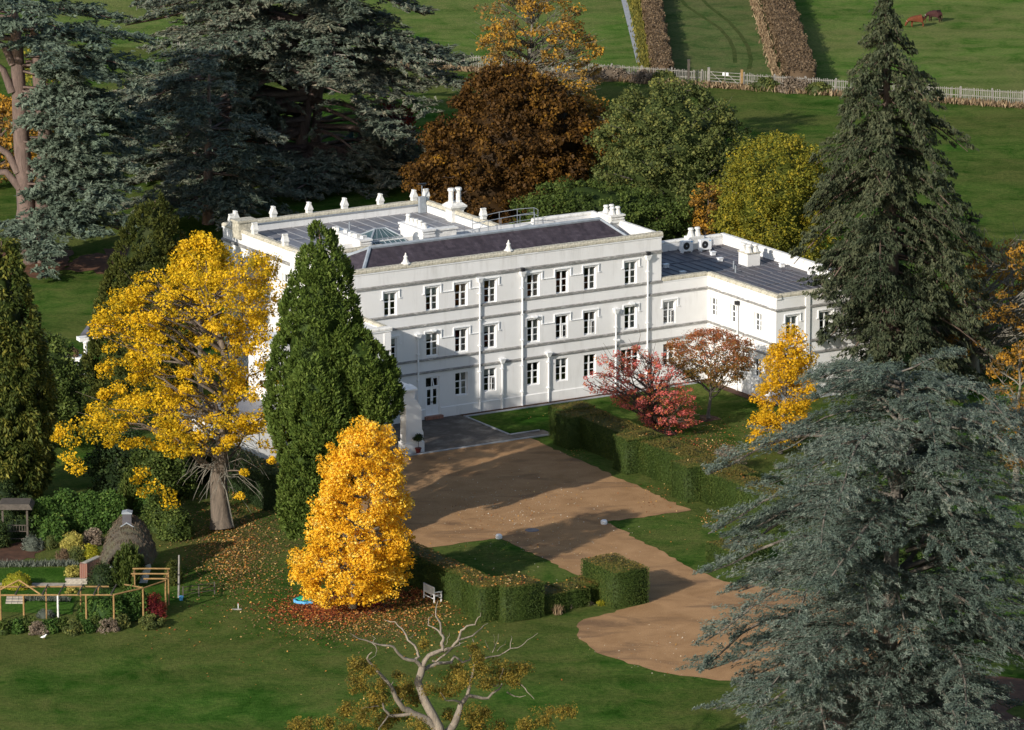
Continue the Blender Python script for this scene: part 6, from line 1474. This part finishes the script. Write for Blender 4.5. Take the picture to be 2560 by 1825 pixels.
for k, (x, y, w, h) in enumerate(((1560, 560, 360, 360), (1700, 640, 300, 330), (1450, 480, 300, 380))):
    zs('rhododendron', ('dark shaded shrub right of the thatched roof', 'dark shaded shrub farthest right of the playhouse', 'leafy shrub behind the right slope of the thatch')[k], x, y, w, h, ('shrub', 'shrub', 'laurel')[k], 430 + k, 'shrubs right of the playhouse', n=60, per=110, size=.16, core=.8)
zs('dark_laurel', 'dark shaded shrub between the shelter and laurels', 200, 620, 420, 330, 'dark_yew', 436, n=60, per=100, size=.15, core=.85)
for k, (x, y, w, h) in enumerate(((30, 470, 330, 420), (250, 520, 260, 330), (-10, 720, 180, 260))):  # bushes added here, their dark leaves stand in for the shade
    zs('added_dark_bush', ('added dark tall bush behind the timber shelter', 'added dark bush between the shelter and the first laurel', 'added dark bush in front of the shelter at the photo edge')[k], x, y, w, h, 'dark_yew', 480 + k, n=60, per=100, size=.13, core=.85)
zs('conifer_bush', 'small olive conifer beside the white garden post', 1675, 1080, 150, 250, 'olive_cypress', 437, n=30, size=.12)
zs('climber', 'dense green climber covering the pergola corner', 1010, 1440, 560, 330, 'laurel', 440, n=90, per=90, size=.14, core=.8, cr=(.22, .4))
zs('climber', 'leafy green climber behind the red dogwood', 1300, 1400, 330, 340, 'laurel', 441, n=60, per=90, size=.14, core=.8, cr=(.22, .36))
zs('dogwood', 'deep red twiggy dogwood beneath the pergola end', 1495, 1400, 205, 245, 'crimson', 442, n=40, per=90, size=.12, asp=.3, core=.6)
zs('white_heather', 'whitish grey low shrub under the pergola', 440, 1400, 170, 70, 'greyshrub', 443, n=20, size=.07, core=.85)
zs('bed_shrub', 'grey twiggy growth at the foot of the dogwood', 1480, 1500, 300, 120, 'oliveleaf', 444, n=26, size=.12, core=.5)
bedm = ['shrub', 'laurel', 'shrub', 'twig', 'laurel', 'shrub', 'oliveleaf', 'laurel', 'shrub', 'twig', 'oliveleaf']
for k in range(11):
    zs('border_plant', ('bushy plant at the far left end of the pergola bed', 'second leafy plant from the left in the pergola bed', 'third leafy plant from the left in the pergola bed', 'brown twiggy clump in the left half of the pergola bed', 'leafy plant just right of the first brown clump', 'leafy plant below the pale post of the pergola', 'olive leafy plant in the middle of the pergola bed', 'bright leafy plant right of the olive one in the bed', 'leafy plant below the right pergola posts', 'brown twiggy clump near the right end of the bed', 'olive plant at the far right end of the bed')[k], 40 + k * 112, 1560 - (k % 3) * 18 - max(0, k - 8) * 22, 190, 135 - 12 * (k % 2), bedm[k], 450 + k, 'plants in the bed below the pergola', cat='plant', n=22, per=70, size=.13, core=.3 if bedm[k] == 'twig' else .7, asp=.3 if bedm[k] == 'twig' else .6)
zs('yellow_flowers', 'yellow flowering plant beside the brick wall end', 700, 1010, 120, 110, 'goldshrub', 470, cat='plant', n=16, size=.1, core=.4)
zs('yellow_bloom', 'yellow flowering plant on the garden path edge', 690, 1170, 90, 60, 'goldshrub', 471, cat='plant', n=10, size=.1, core=.3)
tufts('lavender_edge', [tuple(zg(x, y)[:2]) + (.3,) for x, y in ((-60, 910), (300, 905), (720, 900))], 1500, .3, .05, L['greyshrub'], 13); tufts('lavender_edge', [tuple(zg(x, y)[:2]) + (.22,) for x, y in ((230, 1240), (450, 1240), (660, 1250))], 900, .3, .05, L['greyshrub'], 14)
# brick wall end and raised stone bed
a, b = zg(812, 1068), zg(960, 1000); a[2] = b[2] = 0; d_ = b - a
r = empty('garden_wall', tuple(a), 'short weathered brick wall running up to the playhouse', 'wall')
nn = np.array([-d_[1], d_[0], 0]) / np.linalg.norm(d_) * .13
m = MB(); m.hexa([tuple(-nn), tuple(d_ - nn), tuple(d_ + nn), tuple(nn)], [tuple(-nn + [0, 0, 1.15]), tuple(d_ - nn + [0, 0, 1.15]), tuple(d_ + nn + [0, 0, 1.15]), tuple(nn + [0, 0, 1.15])]); m.build('brickwork', M['brick'], r)
m = MB(); m.box(-.22, .22, -.22, .22, 0, 1.2); m.build('end_pier', M['brick'], r)
m = MB(); n2 = nn * 1.25; m.hexa([tuple(-n2 + [0, 0, 1.151]), tuple(d_ - n2 + [0, 0, 1.151]), tuple(d_ + n2 + [0, 0, 1.151]), tuple(n2 + [0, 0, 1.151])], [tuple(-n2 + [0, 0, 1.22]), tuple(d_ - n2 + [0, 0, 1.22]), tuple(d_ + n2 + [0, 0, 1.22]), tuple(n2 + [0, 0, 1.22])]); m.build('coping', M['stone'], r)
g = zg(738, 1080); r = empty('raised_bed', tuple(g), 'low dry stone raised bed at the end of the path', 'raised bed')
rs_ = random.Random(4)
for row in range(3):
    for i in range(4):
        m = MB(); w_ = .15 + rs_.random() * .02; m.box(-w_ , w_, -.15, .15, 0, .105); m.build('stone', M['flag'], r, loc=(-.48 + i * .32 + (row % 2) * .08, rs_.uniform(-.03, .03), row * .11))
g = zg(150, 1270); r = empty('stone_steps', tuple(g), 'low stone steps under the pergola gable', 'steps')
for i in range(3):
    for k in range(3):
        m = MB(); m.box(-.17, .17, -.14, .14, 0, .1 + .09 * i); m.build('stone', M['flag'], r, loc=(-.4 + k * .36, .3 * i, 0))
# pergola of honey-coloured poles
YF = zg(300, 1515)[1]; YB_ = zg(300, 1515)[1] + 1.75; g0 = zg(235, 1515)
r = empty('pergola', (g0[0], g0[1], 0), 'honey coloured pole pergola with a small gable, bare of plants', 'pergola')
bo = np.array([g0[0], g0[1], 0]); ZT_ = 2.0
def X_(px): return zg(px, 1515)[0]
def pole(a, b, rad=.055, mat='timber', name='pole'):
    a, b = np.array(a, float) - bo, np.array(b, float) - bo; m = MB(); m.tube([tuple(a), tuple((a + b) / 2 + [0, 0, .008]), tuple(b)], [rad, rad * .95, rad * .9], 7); m.build(name, M[mat], r)
for px, mt in ((235, 'timber'), (565, 'old_white'), (838, 'timber'), (1105, 'timber'), (-120, 'timber')): pole((X_(px), YF, 0), (X_(px), YF, ZT_), .062, mt, 'post')
for px in (-20, 425, 760, 935): pole((X_(px), YB_, 0), (X_(px), YB_, ZT_), .055, 'timber', 'post')
pole((X_(-160), YF, ZT_), (X_(1115), YF, ZT_ + .02)); pole((X_(-160), YB_, ZT_), (X_(1035), YB_, ZT_ + .02))
for px in (160, 420, 580, 765, 918, 1085): pole((X_(px) - .02, YF - .12, ZT_ + .09), (X_(px + 22), YB_ + .12, ZT_ + .1), .045, 'dark_or_shaded_timber', 'rafter')
g4, g5 = zg(1388, 1455), zg(1605, 1388)
pole((g4[0], g4[1], 0), (g4[0], g4[1], 2.05), .06, 'timber', 'post'); pole((g5[0], g5[1], 0), (g5[0], g5[1], 2.1), .062, 'timber', 'post')
pole((X_(1105), YF, ZT_ + .03), (g4[0], g4[1], 2.07)); pole((g4[0], g4[1], 2.06), (g5[0], g5[1], 2.12), .045)
pB = lift(1205 * .2586, 1180 + 1088 * .2586, g4[1] + 2.0); pole((g4[0], g4[1], 2.08), tuple(pB), .05)
g6 = np.array([g5[0] + .02, g5[1] + 2.2, 0]); pole((g6[0], g6[1], 0), (g6[0], g6[1], 2.1), .055, 'timber', 'post')
g7 = np.array([g5[0] - 1.95, g5[1] + 2.2, 0]); g8 = np.array([g5[0] - 1.95, g5[1] - .1, 0]); pole((g7[0], g7[1], 0), (g7[0], g7[1], 2.1), .05, 'timber', 'post')
pole((g5[0], g5[1] - .1, 2.14), (g6[0], g6[1] + .25, 2.14), .045); pole((g8[0], g8[1] + 1.0, 2.14), (g7[0], g7[1] + .25, 2.14), .045)
for t in (0.0, 1.05, 2.15): pole((g8[0] - .12 + (.8 if t == 0 else 0), g5[1] + t, 2.22), (g5[0] + .12, g5[1] + t, 2.22), .05)
ap = lift(182 * .2586, 1180 + 1045 * .2586, YF + .9); lf = (X_(-40), YF + .9, ZT_ - .05); rt = (X_(398), YF, ZT_ + .06)
pole(lf, tuple(ap), .05); pole(tuple(ap), rt, .05)
# garden edge: leaning white post with wire, gate, shelter, bird, bucket, stake
g = zg(1728, 1215); m = MB(); m.tube([(0, 0, 0), (.03, 0, 1.2), (.06, 0, 2.6)], [.07, .06, .05], 7); tag(m.build('garden_post', M['grey_timber'], None, loc=tuple(g)), 'tall grey leaning post at the garden corner', 'post')
g = zg(1770, 1225); r = empty('wire_fence', tuple(g), 'thin dark timber rail fence right of the garden post', 'fence')
e = zg(2075, 1180) - g; e2 = e * .85
for t in (0, .5, 1.0):
    m = MB(); m.box(-.035, .035, -.035, .035, 0, .75); m.build('post', M['dark_or_shaded_timber'], r, loc=tuple(e * t))
for z in (.25, .48, .7):
    m = MB(); m.tube([(0, 0, z), tuple(e + [0, 0, z])], .018, 4); m.build('rail', M['dark_or_shaded_timber'], r)
g = zg(1752, 1240); m = MB(); m.lathe(0, 0, [(.1, 0), (.14, .24), (.15, .25)], 10); tag(m.build('bucket', M['blue_plastic'], None, loc=tuple(g)), 'small blue bucket beside the rail fence', 'bucket')
g = zg(150, 690); r = empty('timber_shelter', tuple(g), 'dim timber shelter with slatted balustrade at the left edge', 'shelter')  # tree shade over the shelter is put into its dark timber colour
for x in (-.75, .75):
    m = MB(); m.box(x - .06, x + .06, -.06, .06, 0, 2.2); m.build('post', M['dark_or_shaded_timber'], r)
for i in range(8):
    m = MB(); m.box(-.02, .02, -.02, .02, .75, 1.1); m.build('baluster', M['dark_or_shaded_timber'], r, loc=(-.6 + i * .17, .1, 0))
for z in (.72, 1.1, .25):
    m = MB(); m.box(-.7, .7, .06, .12, z, z + .05); m.build('rail', M['dark_or_shaded_timber'], r)
m = MB(); m.hexa([(-1.1, -.3, 2.2), (1.1, -.3, 2.2), (1.1, 1.6, 2.2), (-1.1, 1.6, 2.2)], [(-.9, -.1, 2.5), (.9, -.1, 2.5), (.9, 1.4, 2.5), (-.9, 1.4, 2.5)]); m.build('roof', M['dark_or_shaded_timber'], r)
g = zg(425, 1618); r = empty('dove', tuple(g), 'white dove standing on the grass below the flower bed', 'bird')
m = MB(); m.tube([(-.2, 0, .12), (-.08, 0, .14), (.04, 0, .17), (.1, 0, .25), (.14, 0, .29), (.18, 0, .28)], [.01, .06, .07, .04, .035, .008], 8); m.build('body', M['white'], r, True)
for y in (-.03, .03):
    m = MB(); m.tube([(0, y, .12), (.01, y, 0)], .008, 4); m.build('leg', M['timber'], r)
g = G(592, 1524); r = empty('plank', tuple(g), 'short weathered plank with a red-topped peg on the lawn', 'plank')
m = MB(); m.box(-.28, .28, -.07, .07, .0, .05); m.build('board', M['grey_timber'], r); m = MB(); m.tube([(.08, .04, 0), (.08, .04, .36)], .02, 5); m.build('peg', M['white'], r); m = MB(); m.tube([(.08, .04, .361), (.08, .04, .42)], .025, 5); m.build('peg_top', plain('red_paint', (.5, .04, .03)), r)

# ------------------------------------------------------------------ fallen leaves lying on the ground
def litter(quads, mat, size, seed, z=.05):
    """quads of (px0, px1, py0, py1, count) in the photograph's frame, laid on the ground"""
    rg = np.random.default_rng(seed); P = []
    for x0, x1, y0, y1, n in quads:
        a, b = rg.normal(.5, .22, n), rg.normal(.5, .22, n)
        for i in range(n): P.append(G(x0 + (x1 - x0) * a[i], y0 + (y1 - y0) * b[i], z))
    P = np.array(P); n = len(P); nn_ = unit(np.array([0, 0, 1.0]) + rg.normal(size=(n, 3)) * .4); d1 = unit(np.cross(nn_, rg.normal(size=(n, 3)))); s = size * (.55 + .9 * rg.random(n)); V, F = diamonds(P, d1, np.cross(nn_, d1), s, s * .75)
    b = P.mean(0); b[2] = 0
    return tag(obj('fallen_leaves', np_mesh('fallen_leaves', V - b, F, mat, rg.random(n)), None, tuple(b)), kind='stuff')
litter([(640, 1180, 1470, 1600, 2600), (960, 1170, 1440, 1560, 900), (560, 760, 1380, 1540, 260), (980, 1300, 1560, 1700, 110)], L['fallen'], .12, 501)
litter([(660, 960, 1480, 1560, 2600), (930, 1110, 1460, 1520, 700), (1560, 1760, 1080, 1160, 500)], L['fallen_red'], .14, 502)
litter([(440, 720, 1200, 1480, 1500), (520, 640, 1320, 1480, 500), (600, 700, 1180, 1260, 250), (300, 600, 1500, 1640, 50)], L['fallen'], .12, 503)
litter([(1010, 1560, 1130, 1420, 260), (1020, 1500, 1200, 1400, 140), (1250, 1460, 1350, 1420, 30), (1100, 1500, 1380, 1560, 60), (1450, 1840, 1580, 1680, 30), (1560, 1800, 1300, 1400, 25)], L['fallen'], .085, 504)
litter([(1660, 1880, 1080, 1180, 520), (1640, 1860, 1110, 1170, 300), (1700, 1900, 1040, 1100, 160), (1400, 1470, 1110, 1150, 60), (1560, 1720, 1190, 1290, 120), (1730, 1830, 1270, 1330, 120)], L['fallen'], .095, 505)
litter([(200, 1300, 1560, 1800, 60), (1200, 1500, 1000, 1060, 30)], L['fallen'], .1, 506)
L['fleck'] = leafmat('pale_fleck', [(0, (.30, .22, .13)), (.6, (.55, .46, .32)), (1, (.75, .70, .58))], .1)
litter([(1000, 1560, 1110, 1430, 520), (1050, 1450, 1180, 1340, 220), (1450, 1860, 1540, 1700, 160), (1300, 1640, 1280, 1480, 140)], L['fleck'], .075, 507, .03)
L['dull'] = leafmat('dull_fallen_leaf', [(0, (.07, .05, .025)), (.6, (.18, .12, .05)), (1, (.34, .22, .07))], .1)
litter([(430, 760, 1230, 1520, 5200), (640, 1150, 1500, 1620, 2200), (1600, 1880, 1070, 1180, 1500)], L['dull'], .12, 508, .03)
